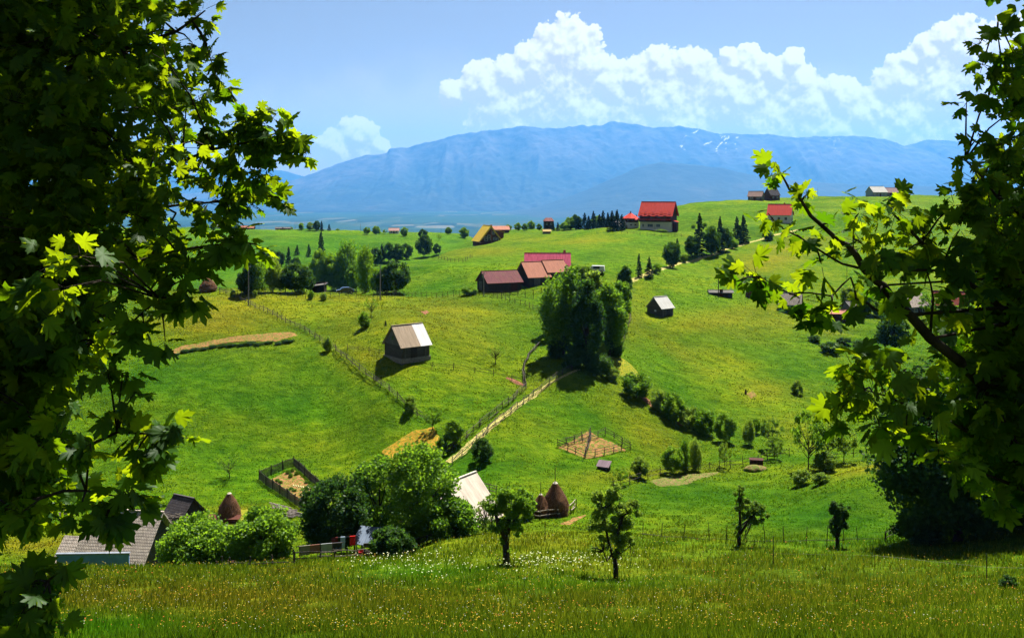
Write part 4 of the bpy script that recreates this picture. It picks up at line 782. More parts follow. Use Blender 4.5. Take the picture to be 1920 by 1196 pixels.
# --- little pyramid-roofed house beside it
def pyramid_house():
    loc = at(1184, 428, 330)+Vector((0, 2.6, 0)); r = empty('summer_kitchen', loc, R(18), 1, 'small square house with red pyramid roof beside the big red-roofed house', 'house')
    bpart(r, 'base', PL_WHITE, [((0, 0, .4), (4.6, 4.6, 3.6))]); bpart(r, 'wall', W_CHALET, [((0, 0, 3.0), (4.5, 4.5, 1.6))])
    m = MB(); k = 8; pts = [(3.3*cos(pi/8+2*pi*i/k), 3.3*sin(pi/8+2*pi*i/k), 3.7) for i in range(k)]
    for i in range(k): m.poly([pts[i], pts[(i+1) % k], (0, 0, 5.9)])
    m.poly(list(reversed(pts))); rf = m.build('roof', S_RED, r); bpart(rf, 'finial', CHIM, [((0, 0, 6.0), (.35, .35, .8))])
    for u in (-.9, .9): face_part(r, 'window', 'f', (4.6, 4.6), u, 1.3, .7, .5, GLASS, .05, FRAME)
    face_part(r, 'window', 'l', (4.6, 4.6), 0, 1.3, .7, .5, GLASS, .05, FRAME)
pyramid_house()
# --- yellow-roofed A-frame chalet
def chalet():
    loc = at(913, 458, 340)+Vector((0, 2.2, .7)); L, Wd, hw, hr = 8.5, 9.2, 1.0, 5.7; d = (L, Wd)
    r, rf = gable('chalet', 'yellow-roofed steep chalet with dark timber gable on the middle ridge', 'chalet', loc, R(-69), L, Wd, hw, hr, W_CHALET, S_YEL, .5)
    m = MB(); x0 = L/2+.56; e = Wd/2+.5; ze = hw-.5*hr/(Wd/2)+.1; zt = hw+hr+.12
    for s in (-1, 1): q = [(x0, s*e, ze), (x0, 0, zt), (x0, 0, zt-1.0), (x0, s*(e-.62), ze)]; m.slab(q if s < 0 else q[::-1], .08)
    m.build('barge_board', S_YEL, r)
    for u, z, w, h in ((-2.0, 1.5, 1.3, 1.4), (-.7, 1.9, 1.1, 2.1), (1.6, 1.5, 1.0, 1.1), (2.8, 1.3, .8, .9), (1.1, 3.8, .9, 1.0)): face_part(r, 'window', 'r', d, u, z, w, h, GLASS, .05, FRAME, (1, 2))
    bpart(r, 'chimney', CHIM, [((L/2-.2, .35, 3.0), (.55, .6, 7.4)), ((-1.2, 2.2, 5.6), (.6, .6, 2.6))])
    bpart(r, 'terrace', W_CHALET, [((L/2+1.2, -1.5, .0), (2.4, 7.5, .3)), ((L/2+2.35, -1.5, .6), (.08, 7.5, .12)), ((L/2+2.35, -1.5, .95), (.08, 7.5, .1))] + [((L/2+2.35, -5+i*1.75, .5), (.12, .12, 1.1)) for i in range(5)])
    w = MB(); c = Vector((-1.5, 4.6, 0)); w.box((c.x-.8, c.y+.6, 1.6), (4.0, 4.0, 5.0)); w.build('side_wing', W_CHALET, r)
    m = MB(); m.slab([(-4.6, 1.6, 5.3), (.2, 1.6, 5.3), (.2, 7.6, 4.0), (-4.6, 7.6, 4.0)], .12); m.build('wing_roof', S_YEL, r)
    o = empty('farmhouse', at(938, 440, 385)+Vector((0, 4, -.9)), R(10), 1); o2 = o; tag(o, 'low reddish-roofed house partly hidden behind the yellow chalet', 'house')
    w = MB(); w.box((0, 0, 1), (6.5, 5, 4)); w.build('wall', W_CHALET, o); m = MB(); m.slab([(-3.7, -3, 2.9), (3.7, -3, 2.9), (3.7, 0, 4.4), (-3.7, 0, 4.4)], .1); m.slab([(3.7, 3, 2.9), (-3.7, 3, 2.9), (-3.7, 0, 4.403), (3.7, 0, 4.403)], .1); m.build('roof', S_ORA, o)
chalet()
# --- tall narrow brown house on the ridge (hip roof)
def tower_house():
    loc = at(1029, 431, 415)+Vector((0, 2.5, 0)); r = empty('farmhouse', loc, R(6), 1, 'narrow dark two-storey house with brownish hipped roof, alone on the ridge', 'house')
    bpart(r, 'wall', W_DARK, [((0, 0, 1.4), (4.3, 4.2, 5.6))]); m = MB(); a = [(-2.5,-2.4,4.1),(2.5,-2.4,4.1),(2.5,2.4,4.1),(-2.5,2.4,4.1)]; t = [(-1.4,-.3,5.6),(1.4,-.3,5.6),(1.4,.3,5.6),(-1.4,.3,5.6)]
    for i in range(4): j = (i+1) % 4; m.poly([a[i], a[j], t[j], t[i]])
    m.poly(t); m.poly(list(reversed(a))); m.build('roof', mat_sheet('rust_roof', (.16,.05,.045)), r)
    for u in (-1.1, 1.0): face_part(r, 'window', 'f', (4.3, 4.2), u, 2.8, .7, .8, GLASS, .05, FRAME)
    face_part(r, 'door', 'f', (4.3, 4.2), 0, .9, .9, 1.8, W_CHALET)
tower_house()
r, rf = gable('shed', 'tiny open shed with yellow roof in the field left of the spruce wood', 'shed', at(1025, 438, 395), R(5), 3.0, 2.4, 1.0, .7, W_GREY, mat_sheet('ochre_roof', (.34,.24,.08)), .3)
# --- barns at the crest
def crest_barns():
    loc = on(936, 208); L, Wd, hw, hr = 8.0, 6.6, 2.0, 2.2
    r, rf = gable('barn', 'maroon sheet-roofed dark barn behind the right end of the crest fence', 'barn', loc, R(24), L, Wd, hw, hr, W_DARK, S_MAR, .4); face_part(r, 'door', 'l', (L, Wd), -1.2, .9, 1.7, 2.0, W_GREY); face_part(r, 'door', 'f', (L, Wd), 2.2, .8, 1.6, 1.8, W_RED); face_part(r, 'hatch', 'l', (L, Wd), 0, 3.0, .7, .6, GLASS)
    loc = on(999, 212); L, Wd = 5.4, 7.2
    r, rf = gable('barn', 'barn with terracotta-orange roof between the maroon barn and the tree clump', 'barn', loc, R(24), L, Wd, 1.8, 3.1, W_DARK, S_ORA, .3); face_part(r, 'door', 'f', (L, Wd), -.6, .8, 1.5, 1.8, W_GREY)
    loc = on(1036, 214)
    r, rf = gable('barn', 'paler orange-roofed barn mostly hidden by the left side of the tree clump', 'barn', loc, R(24), 5.0, 5.6, 2.6, 2.4, W_DARK, S_ORA, .3); face_part(r, 'door', 'f', (5.0, 5.6), 0, .9, 1.4, 1.8, W_GREY)
    loc = at(1028, 527, 230)+Vector((0, 4.2, 0)); L, Wd = 10.0, 8.8
    r, rf = gable('farmhouse', 'long house with broad crimson-pink roof behind the orange barn', 'house', loc, R(-3), L, Wd, 2.3, 3.9, PL_GREY, S_MAG, .5); face_part(r, 'window', 'f', (L, Wd), -3, 1.3, 1.0, 1.0, GLASS, .05, FRAME); bpart(r, 'chimney', CHIM, [((4.0, 1.2, 6.1), (.6, .6, 1.6))])
crest_barns()
# --- low shed in the tree line
r = empty('shed', on(586, 206), R(-4), 1, 'low dark open shed with a thin slanting roof in the tree line', 'shed')
bpart(r, 'wall', W_DARK, [((.9, 1.2, .9), (3.8, .12, 2.6)), ((2.8, .3, .9), (.12, 1.9, 2.6))]); m_ = MB(); m_.slab([(-3.9, -1.2, .95), (3.1, -1.2, 1.95), (3.1, 1.5, 2.15), (-3.9, 1.5, 1.15)], .1); m_.build('roof', W_GREY, r); bpart(r, 'post', W_GREY, [((-1.6, -.9, .4), (.14, .14, 1.5))]); bpart(r, 'post', W_GREY, [((2.9, -.9, .6), (.14, .14, 2.3))])
# --- white house with bright red roof, right
def white_house():
    loc = at(1468, 418, 345)+Vector((0, 3.5, 0)); L, Wd, hw, hr = 8.6, 7.6, 3.4, 3.9; d = (L, Wd)
    r, rf = gable('farmhouse', 'white plastered house with bright red roof behind the right maple leaves', 'house', loc, R(-24), L, Wd, hw, hr, PL_WHITE, S_RED, .45)
    for u, z in ((-1.6, 1.4), (1.4, 1.4), (-1.1, 4.2), (1.1, 4.2)): face_part(r, 'window', 'r', d, u, z, .8, 1.0, GLASS, .05, FRAME)
    for u in (-2.6, 0, 2.6): face_part(r, 'window', 'f', d, u, 1.7, .9, 1.0, GLASS, .05, FRAME)
    bpart(r, 'chimney', CHIM, [((1.5, .9, 7.2), (.5, .5, 1.4))])
white_house()
def small_house(name, label, px, Y, rz, L, Wd, hw, hr, wall, roof, win=((-.25, 'f'), (.25, 'f')), dz=0.0, near_py=None):
    loc = at(px, near_py, Y) if near_py else on(px, Y); r, rf = gable(name, label, 'house' if name != 'shed' else 'shed', loc+Vector((0, Wd/2, dz)), R(rz), L, Wd, hw, hr, wall, roof, .35)
    for u, s in win: face_part(r, 'window', s, (L, Wd), u*(L if s in 'fb' else Wd), hw*.55, .8, .8, GLASS, .05, FRAME)
    face_part(r, 'door', 'f', (L, Wd), 0, .9, .8, 1.8, W_CHALET); return r
small_house('farmhouse', 'grey house with brown roof alone on the green crest, left of the darker cabin', 1420, 445, -28, 6.5, 5.0, 2.2, 2.3, W_GREY, mat_sheet('brown_roof', (.20,.13,.11)))
small_house('farmhouse', 'darker cabin beside the grey house on the green crest', 1450, 452, 25, 5.6, 5.0, 2.8, 3.2, W_CHALET, SH_DARK)
small_house('farmhouse', 'grey-white roofed house, left of the two houses on the far right crest', 1648, 505, 14, 8.6, 7.0, 2.6, 3.0, PL_GREY, S_GREYW)
small_house('farmhouse', 'long brownish-roofed house, right of the two houses on the far right crest', 1676, 512, -6, 10.0, 6.5, 2.4, 2.6, W_CHALET, mat_sheet('mauve_roof', (.20,.13,.13)))
small_house('farmhouse', 'small house with a whitish front on the far green hill', 738, 585, 5, 6.2, 4.5, 2.0, 1.5, PL_WHITE, mat_sheet('pinkish_roof', (.30,.17,.15)))
small_house('farmhouse', 'pale farmhouse at the left end of the far green hill', 414, 585, 5, 8.0, 5.0, 2.2, 2.0, PL_WHITE, S_GREYW)
small_house('shed', 'low dark shed on the crest of the far left hill', 530, 590, 4, 9.5, 3.0, 1.2, .7, W_DARK, W_GREY)
small_house('farmhouse', 'low reddish house beside the pale farmhouse on the far hill', 462, 588, 0, 9.0, 4.0, 1.6, 1.2, W_CHALET, S_ORA)
small_house('farmhouse', 'small grey roof at the left end of the pyramid-roofed house', 1165, 345, 12, 4.6, 4.0, 1.4, 1.6, W_DARK, S_GREYW)
# --- right-slope cottages
r = small_house('farmhouse', 'teal-walled cottage with grey shingled roof behind the maple leaves', 1487, 216, -22, 4.9, 4.6, 2.4, 2.6, PL_TEAL, SH_GREY, near_py=588)
small_house('shed', 'red-brown shed with flat orange roof right of the teal cottage', 1582, 210, -8, 5.6, 3.4, 1.9, .6, W_RED, S_ORA, (), near_py=603)
small_house('shed', 'grey boarded shed behind the red-brown shed', 1602, 222, 20, 3.4, 3.4, 1.9, 1.2, W_GREY, W_GREY, (), near_py=590)
small_house('farmhouse', 'grey-roofed cottage between the red shed and the red-tiled house', 1717, 225, 24, 5.4, 5.0, 2.4, 2.8, W_GREY, SH_GREY, near_py=592)
small_house('farmhouse', 'red-tiled house half hidden by the right maple', 1792, 225, -18, 7.0, 5.6, 2.5, 2.9, W_GREY, SH_RED, near_py=592)
small_house('shed', 'low dark shed beside the haystack on the right slope', 1353, 236, -4, 5.2, 2.4, 1.0, .4, W_DARK, W_GREY, (), near_py=556)
# --- village farm
def village():
    loc = on(240, 90); L, Wd, hw, hr = 6.0, 8.0, 2.9, 4.2; d = (L, Wd)
    r, rf = gable('farmhouse', 'old farmhouse with broad grey shingled roof at the bottom left', 'house', Vector((loc.x, loc.y, -37.9)), R(-8), L, Wd, hw, hr, W_LOG, SH_GREY, .7)
    m = MB(); m.slab([(-L/2-2.6, -Wd/2-1.0, 2.05), (-L/2-.71, -Wd/2-1.0, 2.05), (-L/2-.71, -1.6, 5.05), (-L/2-2.6, -1.6, 5.05)], .12); m.build('side_roof', SH_GREY, r)
    m = MB(); m.slab([(-1.4, -Wd/2-2.6, .65), (L/2+.7, -Wd/2-2.6, .65), (L/2+.7, -Wd/2-.7, 2.62), (-1.4, -Wd/2-.7, 2.62)], .12); m.build('lean_to_roof', SH_GREY, r)
    bpart(r, 'side_wall', W_DARK, [((-L/2-1.3, -3.2, .6), (2.2, 3.2, 2.8))])
    r, rf = gable('shed', 'small dark-shingled shed right behind the shingled farmhouse', 'shed', on(345, 103)-Vector((0,0,.6)), R(-28), 2.6, 3.2, 1.1, 1.7, W_DARK, SH_DARK, .3)
    p = on(322, 98); r = empty('ruined_shed', p, R(-6), 1, 'collapsed shed with broken pale boards behind the bushes by the farmhouse', 'ruin')
    rn = random.Random(5); b = MB()
    for i in range(26): b.box((rn.uniform(-1.2, 2.6), rn.uniform(-1, 1), 1.2+rn.uniform(-.6, .8)), (rn.uniform(1.0, 2.2), .14, .04), rn.uniform(-.6, .6), 0, Matrix.Rotation(rn.uniform(-.5, .5), 3, 'Y'))
    b.build('broken_boards', W_RAIL, r); bpart(r, 'wall', W_GREY, [((.6, 1.1, .5), (3.6, .1, 1.8)), ((-1.1, 0, .5), (.1, 2.2, 1.8))])
    # russet lean-to roofs behind the bushes
    p = on(430, 86); r = empty('shed', p, R(-12), 1, 'low russet-roofed lean-to showing between the two village bushes', 'shed'); m = MB(); m.slab([(-1.9, -1.8, 1.2), (1.9, -1.8, 1.2), (1.9, 1.4, 3.4), (-1.9, 1.4, 3.4)], .08); m.build('roof', mat_sheet('russet_roof', (.09,.035,.022), rust=.7), r)
    bpart(r, 'wall', W_GREY, [((0, -1.5, .2), (3.4, .1, 2.2)), ((0, 1.2, .9), (3.4, .1, 4.2))])
    p = on(420, 101); r = empty('shed', p, R(-2), 1, 'reddish rail and roof strip in front of the tall haystack', 'shed'); m = MB(); m.slab([(-1.8, -.4, .5), (1.8, -.4, .5), (1.8, .4, .75), (-1.8, .4, .75)], .08); m.build('roof', mat_sheet('russet_roof', (.09,.03,.02), rust=.4), r); bpart(r, 'wall', W_RED, [((0, -.3, 0), (3.4, .1, .9))])
    # blue-sided shed at the meadow edge
    p = on(168, 72); r = empty('board_wall', Vector((p.x, p.y+.6, -29.6)), R(2), 1, 'long blue board wall with pale rim just behind the rail fence, bottom left', 'wall')
    bpart(r, 'wall', BLUE_P, [((0, 0, .45), (5.6, .14, 1.9))]); bpart(r, 'rim', mat_plain('pale_rim', (.14,.16,.19)), [((0, 0, 1.43), (5.7, .3, .10))])
    # metal-roofed barn in the grove
    p = on(850, 88); L, Wd, hw, hr = 6.0, 5.8, 1.7, 3.1; r, rf = gable('barn', 'big barn with plain cream metal roof at the right side of the village grove', 'barn', Vector((p.x, p.y, gz(p.x, p.y)-.3)), R(54), L, Wd, hw, hr, W_LOG, S_CREAM, .5)
    bpart(r, 'doorway', mat_plain('orange_planks', (.34,.15,.03)), [((L/2-1.0, -Wd/2-.08, .9), (.9, .08, 1.9))])
    # blue sheet lean-to roof
    p = on(697, 77); r = empty('shed', p, R(-14), 1, 'small lean-to with dappled blue-grey sheet roof under the village trees', 'shed'); m = MB(); m.slab([(-1.4, -.9, 1.2), (1.3, -.9, 1.2), (1.3, .9, 2.1), (-1.4, .9, 2.1)], .05); m.build('roof', S_BLUE, r)
    for x, y in ((-1.2, -.8), (1.1, -.8), (-1.2, .8), (1.1, .8)): bpart(r, 'post', W_DARK, [((x, y, .5 if y < 0 else .8), (.1, .1, 1.5 if y < 0 else 2.2))])
    # house with a bright red roof behind the left maple
    p = on(85, 118); r, rf = gable('farmhouse', 'house with vivid red roof glimpsed through the left maple', 'house', p+Vector((0, 0, -.4)), R(12), 3.9, 3.6, 1.7, 1.8, W_DARK, mat_sheet('vivid_red_roof', (.48,.012,.008)), .4); face_part(r, 'window', 'f', (3.9, 3.6), -1, 1.0, .8, .8, GLASS, .05, FRAME)
village()
# trough / little shelter on the slope, sheds
r = empty('animal_shelter', at(1132, 880, 112), R(-25), 1, 'tiny low shelter with a purplish slanted roof below the fenced dirt pen', 'shelter'); m_ = MB(); m_.slab([(-.8, -.5, .45), (.8, -.5, .45), (.8, .6, .95), (-.8, .6, .95)], .05); m_.build('roof', mat_sheet('purple_grey_sheet', (.14,.10,.12)), r); bpart(r, 'wall', W_DARK, [((0, .05, .2), (1.4, .8, .6))])
r = empty('compost_box', at(1418, 872, 116), R(-10), 1, 'rusty box-like heap frame beside the gravel mound on the valley fence', 'box'); bpart(r, 'side_board', W_RED, [((0, 0, .35), (1.6, .9, .9))]); bpart(r, 'top_board', W_RED, [((0, 0, .84), (1.75, 1.05, .06))])
# ================================================================== VEHICLES
def car(name, label, loc, rz, L, Wd, H, paint, van=False):
    r = empty(name, loc, R(rz), 1, label, 'car'); x = L/2; w = Wd/2; b = MB()
    prof = [(-x, .35), (-x, .75), (-x*.93, .88), (-x*.62, .93), (-x*.36, H), (x*.36, H), (x*.78, .98), (x*.98, .88), (x, .6), (x, .35)] if not van else [(-x, .35), (-x, .8), (-x*.85, .95), (-x*.62, H), (x*.95, H), (x, 1.0), (x, .35)]
    for s in (1, -1): b.poly([(p[0], -w*s, p[1]) for p in (prof if s > 0 else prof[::-1])][::-1])
    for i in range(len(prof)): a, c = prof[i], prof[(i+1) % len(prof)]; b.poly([(a[0], -w, a[1]), (a[0], w, a[1]), (c[0], w, c[1]), (c[0], -w, c[1])][::-1])
    body = b.build('body', paint, r); md = body.modifiers.new('bevel', 'BEVEL'); md.width = .06; md.segments = 2
    g = MB()
    for s in (-1, 1): g.box((0, s*(w+.004), (.95+H)/2), (L*.42, .02, (H-.95)*.72))
    g.box((-x*.50, 0, (.95+H)/2), (.03, Wd*.8, (H-.95)*.9), 0, 0, Matrix.Rotation(.9, 3, 'Y')); g.build('window', GLASS, r)
    for sx in (-.62, .62):
        for s in (-1, 1):
            t = MB(); t.tube((sx*x, s*(w-.12), .32), (sx*x, s*(w+.02), .32), .32, .32, 16); wh = t.build('wheel', mat_plain('tyre', (.015,.015,.015)), r); t = MB(); t.tube((sx*x, s*(w+.0), .32), (sx*x, s*(w+.035), .32), .18, .18, 12); t.build('rim', FRAME, wh)
    for s in (-1, 1): q = MB(); q.box((-x-.01, s*w*.7, .68), (.05, .3, .16)); q.build('headlight', FRAME, r)
    q = MB(); q.box((-x-.03, 0, .45), (.08, Wd*.95, .18)); q.box((x+.03, 0, .45), (.08, Wd*.95, .18)); q.build('bumper', mat_plain('bumper', (.03,.03,.03)), r); return r
car('parked_car', 'dark blue car parked in front of the tree line behind the crest fence', on(648, 204), 14, 3.9, 1.6, 1.42, mat_plain('navy_paint', (.012,.018,.045), .25, .1, 1, 0, .6))
car('parked_car', 'white van parked right of the crimson-roofed house', at(1119, 511, 245), -12, 3.8, 1.7, 1.75, mat_plain('white_paint', (.5,.5,.5), .3, .05, 1, 0, .5), True)
# ================================================================== HAYSTACKS, POLES, FENCES, WOODPILES, SOIL
def hay_material():
    m, n, out = new_mat('weathered_hay'); G = NG(n); P = G.coord('Object'); f = G.noise(G.mapping(P, (3, 3, 1)), 5, 6, .75)
    principled(G, out, G.ramp(f, [(.3,(.035,.015,.008)),(.5,(.10,.05,.026)),(.72,(.22,.125,.07))]), .95, G.bump(f, 1.0, .15), 0, .05); return m
M_HAY = hay_material()
def haystack(px, py, hp, wp, label, near=None, Y=None, pole=.12, cap=True, fat=0.0):
    loc = on(px, Y) if Y else at(px, py, near); k = loc.y/F; H = hp*k; Rr = wp*k/2; root = empty('haystack', loc, random.uniform(0, 6), 1, label, 'haystack', 'conical haystacks')
    prof = [(0, .80), (.08, .93), (.22, 1.0), (.38, .93+fat), (.55, .74+fat), (.72, .50+fat*.5), (.86, .29), (.95, .15), (1.0, .03)]; K = 40; rows = 36; V = []; f = []
    for i in range(rows):
        t = i/(rows-1); z = H*t; r0 = np.interp(t, [p[0] for p in prof], [p[1] for p in prof])*Rr
        for j in range(K):
            a = 2*pi*j/K; nn = float(vn3(np.array([cos(a)*2.2]), np.array([sin(a)*2.2]), np.array([t*6.0]), int(px))[0])*.7+float(vn3(np.array([cos(a)*6]), np.array([sin(a)*6]), np.array([t*16.0]), int(px))[0])*.3-.5; r_ = r0*(1+nn*.30); V.append((cos(a)*r_, sin(a)*r_, z-(.3 if i == 0 else 0)))
    for i in range(rows-1):
        for j in range(K): q = (j+1) % K; f.append((i*K+j, i*K+q, (i+1)*K+q, (i+1)*K+j))
    mesh_np('hay', np.array(V), np.array(f), M_HAY, root, smooth=True)
    rng = np.random.RandomState(int(px)); m = 2200; t = rng.rand(m)**1.1*.97; a = rng.rand(m)*2*pi; r0 = np.interp(t, [p[0] for p in prof], [p[1] for p in prof])*Rr
    B = np.stack([np.cos(a)*r0*.97, np.sin(a)*r0*.97, t*H], 1); ln = rng.uniform(.12, .34, m)*min(1.0, H/3); D = np.stack([np.cos(a)*.5+rng.normal(size=m)*.3, np.sin(a)*.5+rng.normal(size=m)*.3, -np.ones(m)], 1)*ln[:, None]; S = np.stack([-np.sin(a), np.cos(a), 0*a], 1)*.022
    mesh_np('loose_straw', np.stack([B-S, B+S, B+D+np.stack([np.cos(a), np.sin(a), 0*a], 1)*.07], 1).reshape(-1, 3), np.arange(m*3).reshape(-1, 3), M_HAY, root)
    p = MB(); p.tube((0, 0, H*.9), (0, 0, H*(1+pole)), .04, .03, 6); p.build('centre_pole', W_POST, root)
    if cap: c = MB(); c.tube((0, 0, H*.945), (0, 0, H*1.0), Rr*.20, Rr*.04, 10); c.build('cap', mat_plain('pale_cap', (.42,.37,.30), .9, .3, 6), root)
    return root
haystack(390, 546, 28, 32, 'haystack with pale tip on the crest at the left end of the fence', near=198, pole=.05)
haystack(430, 972, 50, 42, 'tall conical haystack above the bushes by the shingled farmhouse', near=106, pole=.02)
haystack(1041, 966, 64, 50, 'large pointed haystack inside the rail pen right of the village', near=90, pole=.40, fat=.06)
haystack(1014, 966, 42, 34, 'smaller rounded haystack leaning against the large pointed one', near=88.5, pole=.5, fat=.06)
haystack(1408, 558, 26, 20, 'small haystack on the right slope beside the low shed', near=232, pole=.2, cap=False)
def pole(px, py, hp, label, near=None, Y=None, cross=True, r=.13, thick=1.0, mat=None, name='utility_pole', cat='pole'):
    loc = on(px, Y) if Y else at(px, py, near); k = loc.y/F; H = hp*k; root = empty(name, loc, random.uniform(-.2, .2), 1, label, cat, 'utility poles' if name == 'utility_pole' else None)
    m = MB(); m.tube((0, 0, -.5), (0, 0, H), r*thick, r*.7*thick, 8); m.build('pole_shaft', mat or C_POLE, root)
    if cross:
        c = MB(); c.box((0, 0, H-.35), (.9, .09, .09)); c.build('crossarm', C_POLE, root); c = MB()
        for s in (-.38, 0, .38): c.tube((s, 0, H-.3), (s, 0, H-.12), .045, .03, 6)
        c.build('insulator', FRAME, root)
    return root
pole(466, 573, 76, 'concrete utility pole at the left, beside the diagonal fence', near=184); pole(713, 562, 66, 'utility pole in the middle of the crest fence', near=193); pole(907, 556, 46, 'shorter dark pole at the left corner of the maroon barn', near=199, r=.11)
pole(1347, 557, 44, 'wooden pole beside the low shed on the right slope', near=230, cross=False, mat=W_POST, r=.12)
for i, (px, py, h, Y) in enumerate([(486,432,16,585),(553,432,16,590),(676,440,18,570),(827,452,14,560),(1533,372,18,470)]):
    pole(px, py, h, ['thin distant pole above the left end of the far hill', 'thin distant pole left of the grove on the far hill', 'thin distant pole left of the isolated far-hill trees', 'thin distant pole at the right end of the far hill', 'thin distant pole on the right crest above the maple leaves'][i], Y=Y, cross=False, r=.09)
for i, (px, py, h, nr, lab) in enumerate([(1588,520,28,250,'thin pole among the maple leaves on the right slope'),(1655,480,40,290,'faint pole higher on the right slope behind the maple'),(1620,560,44,225,'thin pole above the cottages on the right slope')]):
    pole(px, py, h, lab, near=nr, cross=False, mat=W_POST, r=.08)
# --- fences
_post_cache = {}
def post_mesh(h, r, seed):
    key = (round(h, 1), round(r, 2), seed)
    if key not in _post_cache:
        rn = random.Random(seed); m = MB(); m.chain([(0,0,-.4),(rn.uniform(-.02,.02),rn.uniform(-.02,.02),h*.5),(rn.uniform(-.05,.05),rn.uniform(-.05,.05),h)], [r, r*.95, r*.7], 6)
        o = m.build('post', W_POST); me = o.data; bpy.data.objects.remove(o); _post_cache[key] = me
    return _post_cache[key]
def fence(pts, label, gap=2.2, h=1.1, rails=(.45, .9), r=.05, rr=.032, seed=1, jit=.2, wire=False, name='rail_fence', near=None, lo=24, double=False, railmat=None, group=None, closed=False, world=False):
    P = pts if world else [at(p[0], p[1], p[2] if len(p) > 2 else near, lo) for p in pts]
    if closed: P = P + [P[0]]
    rn = random.Random(seed); S = [P[0]]
    for a, b in zip(P, P[1:]):
        m = max(1, round((Vector((b.x, b.y))-Vector((a.x, a.y))).length/gap))
        for k in range(1, m+1): q = a.lerp(b, k/m); S.append(Vector((q.x+rn.uniform(-1, 1)*jit*.4*(k < m), q.y+rn.uniform(-1, 1)*jit*.4*(k < m), 0)))
    for s in S: s.z = gz(s.x, s.y)
    while len(S) > 100: S = S[::2]
    root = empty(name, S[0].copy(), 0, 1, label, 'fence', group); o0 = S[0].copy()
    for i, s in enumerate(S):
        if closed and i == len(S)-1: break
        hh = h*rn.uniform(.9, 1.25); p = bpy.data.objects.new('post', post_mesh(h, r, i % 5)); COL.objects.link(p); p.parent = root; p.location = s-o0; p.rotation_euler = (rn.uniform(-.06, .06)*jit*5, rn.uniform(-.06, .06)*jit*5, rn.uniform(0, 6)); p.scale = (1, 1, hh/h)
    for z in rails:
        m = MB()
        for a, b in zip(S, S[1:]):
            u = (b-a).normalized(); sd = Vector((-u.y, u.x, 0))*(r+rr)*rn.choice((-1, 1)); za, zb = z*h+rn.uniform(-1, 1)*jit*.2, z*h+rn.uniform(-1, 1)*jit*.2
            if rn.random() < .05 and not wire: zb -= z*h*.6
            A = a-o0+sd+Vector((0, 0, za))-u*.15; B = b-o0+sd+Vector((0, 0, zb))+u*.15; m.tube(A, B, rr, rr*.7, 5)
        m.build('wire' if wire else 'rail', C_POLE if wire else (railmat or W_RAIL), root)
    return root
fence([(412,549,196),(440,558,190),(470,572,183),(520,596,170),(580,626,158),(620,652,150),(660,684,143),(700,714,137),(745,746,131),(800,790,122)], 'long rustic rail fence running diagonally down the middle slope', 2.3, 1.15, (.25,.5,.75), seed=2, rr=.045)
fence([(300,556,200),(360,553,200),(412,549,198)], 'rail fence on the crest left of the haystack', 2.6, 1.2, (.5,.85), seed=3)
fence([(412,552,196),(470,556,194),(540,558,196),(620,558,196),(700,558,196),(780,557,196),(850,556,197),(925,556,197),(1000,560,192)], 'long fence of thin posts and rails along the crest', 1.6, 1.25, (.3,.62,.9), seed=4, r=.045, rr=.03)
fence([(925,557,197),(955,566,190),(985,574,184),(1015,584,178)], 'short fence descending from the crest below the orange barn', 1.6, 1.2, (.35,.7), seed=5)
fence([(880,553,203),(930,554,203),(985,552,204),(1030,548,205)], 'dark board fence in front of the maroon and orange barns', 1.8, 1.0, (.3,.6,.9), seed=6)
fence([(652,656,150),(692,661,147),(730,668,144),(765,678,141),(810,690,138),(850,693,137),(890,699,136),(925,705,134),(960,714,132),(985,722,130)], 'sagging fence passing just below the hay barn', 2.6, .9, (.5,.8), seed=7, jit=.35)
fence([(1010,648,152),(992,668,146),(982,690,141),(984,722,132)], 'curved stacked-pole fence left of the tree clump', 1.6, .8, (.2,.45,.7), seed=8, rr=.06, jit=.3)
fence([(986,728,131),(962,752,127),(932,775,124),(900,800,120),(875,822,117),(850,842,114),(818,862,111)], 'rustic rail fence on the left side of the dirt track', 1.9, 1.0, (.3,.6,.9), seed=9, rr=.055, jit=.3)
fence([(1088,690,139),(1055,703,136),(1030,718,133),(1000,742,129),(970,765,126),(945,785,123),(915,808,119),(885,840,115),(848,870,111)], 'rustic rail fence on the right side of the dirt track', 1.9, .95, (.3,.65,.9), seed=10, rr=.045, jit=.3)
fence([(1168,560,205),(1183,600,190),(1170,640,170),(1162,655,163)], 'fence hugging the right side of the tree clump', 2.4, 1.0, (.5,.85), seed=11)
fence([(882,921,104),(905,922,104),(930,927,103)], 'dark plank fence right of the cream metal roof', 1.5, 1.0, (.3,.6,.9), seed=12, rr=.05)
fence([(962,958,91),(985,968,89),(1012,974,88),(1045,970,88),(1070,962,89),(1080,952,91)], 'pale rail fence around the two haystacks', 1.3, .95, (.4,.85), seed=13, rr=.05, jit=.15, railmat=mat_wood('pale_rail', (.16,.13,.10), (.34,.29,.22), .6))
fence([(552,1056,68),(600,1053,68),(650,1049,69),(700,1042,71),(740,1034,73),(800,1020,77),(850,1006,81),(880,999,82)], 'leaning rail fence along the meadow edge below the village grove', 2.2, .8, (.45,.85), seed=14, rr=.05, jit=.3)
fence([(135,1064,68),(230,1064,68),(330,1063,68),(430,1063,68),(552,1060,68)], 'single-rail fence on the meadow edge in front of the farmhouse', 2.6, .75, (.35,), seed=15, rr=.05, r=.07)
fence([(1205,1006,76),(1280,1011,76),(1330,1014,76),(1400,1017,76),(1470,1017,76),(1550,1018,76),(1610,1016,76),(1660,1014,76)], 'low fence of thin stakes along the far edge of the flower meadow', 1.75, 1.3, (.15,), seed=16, r=.035, rr=.03, jit=.5)
fence([(1660,1014,76),(1690,998,78),(1720,985,80)], 'pale rails leading into the black shade at the right', 1.8, .9, (.4,.8), seed=17)
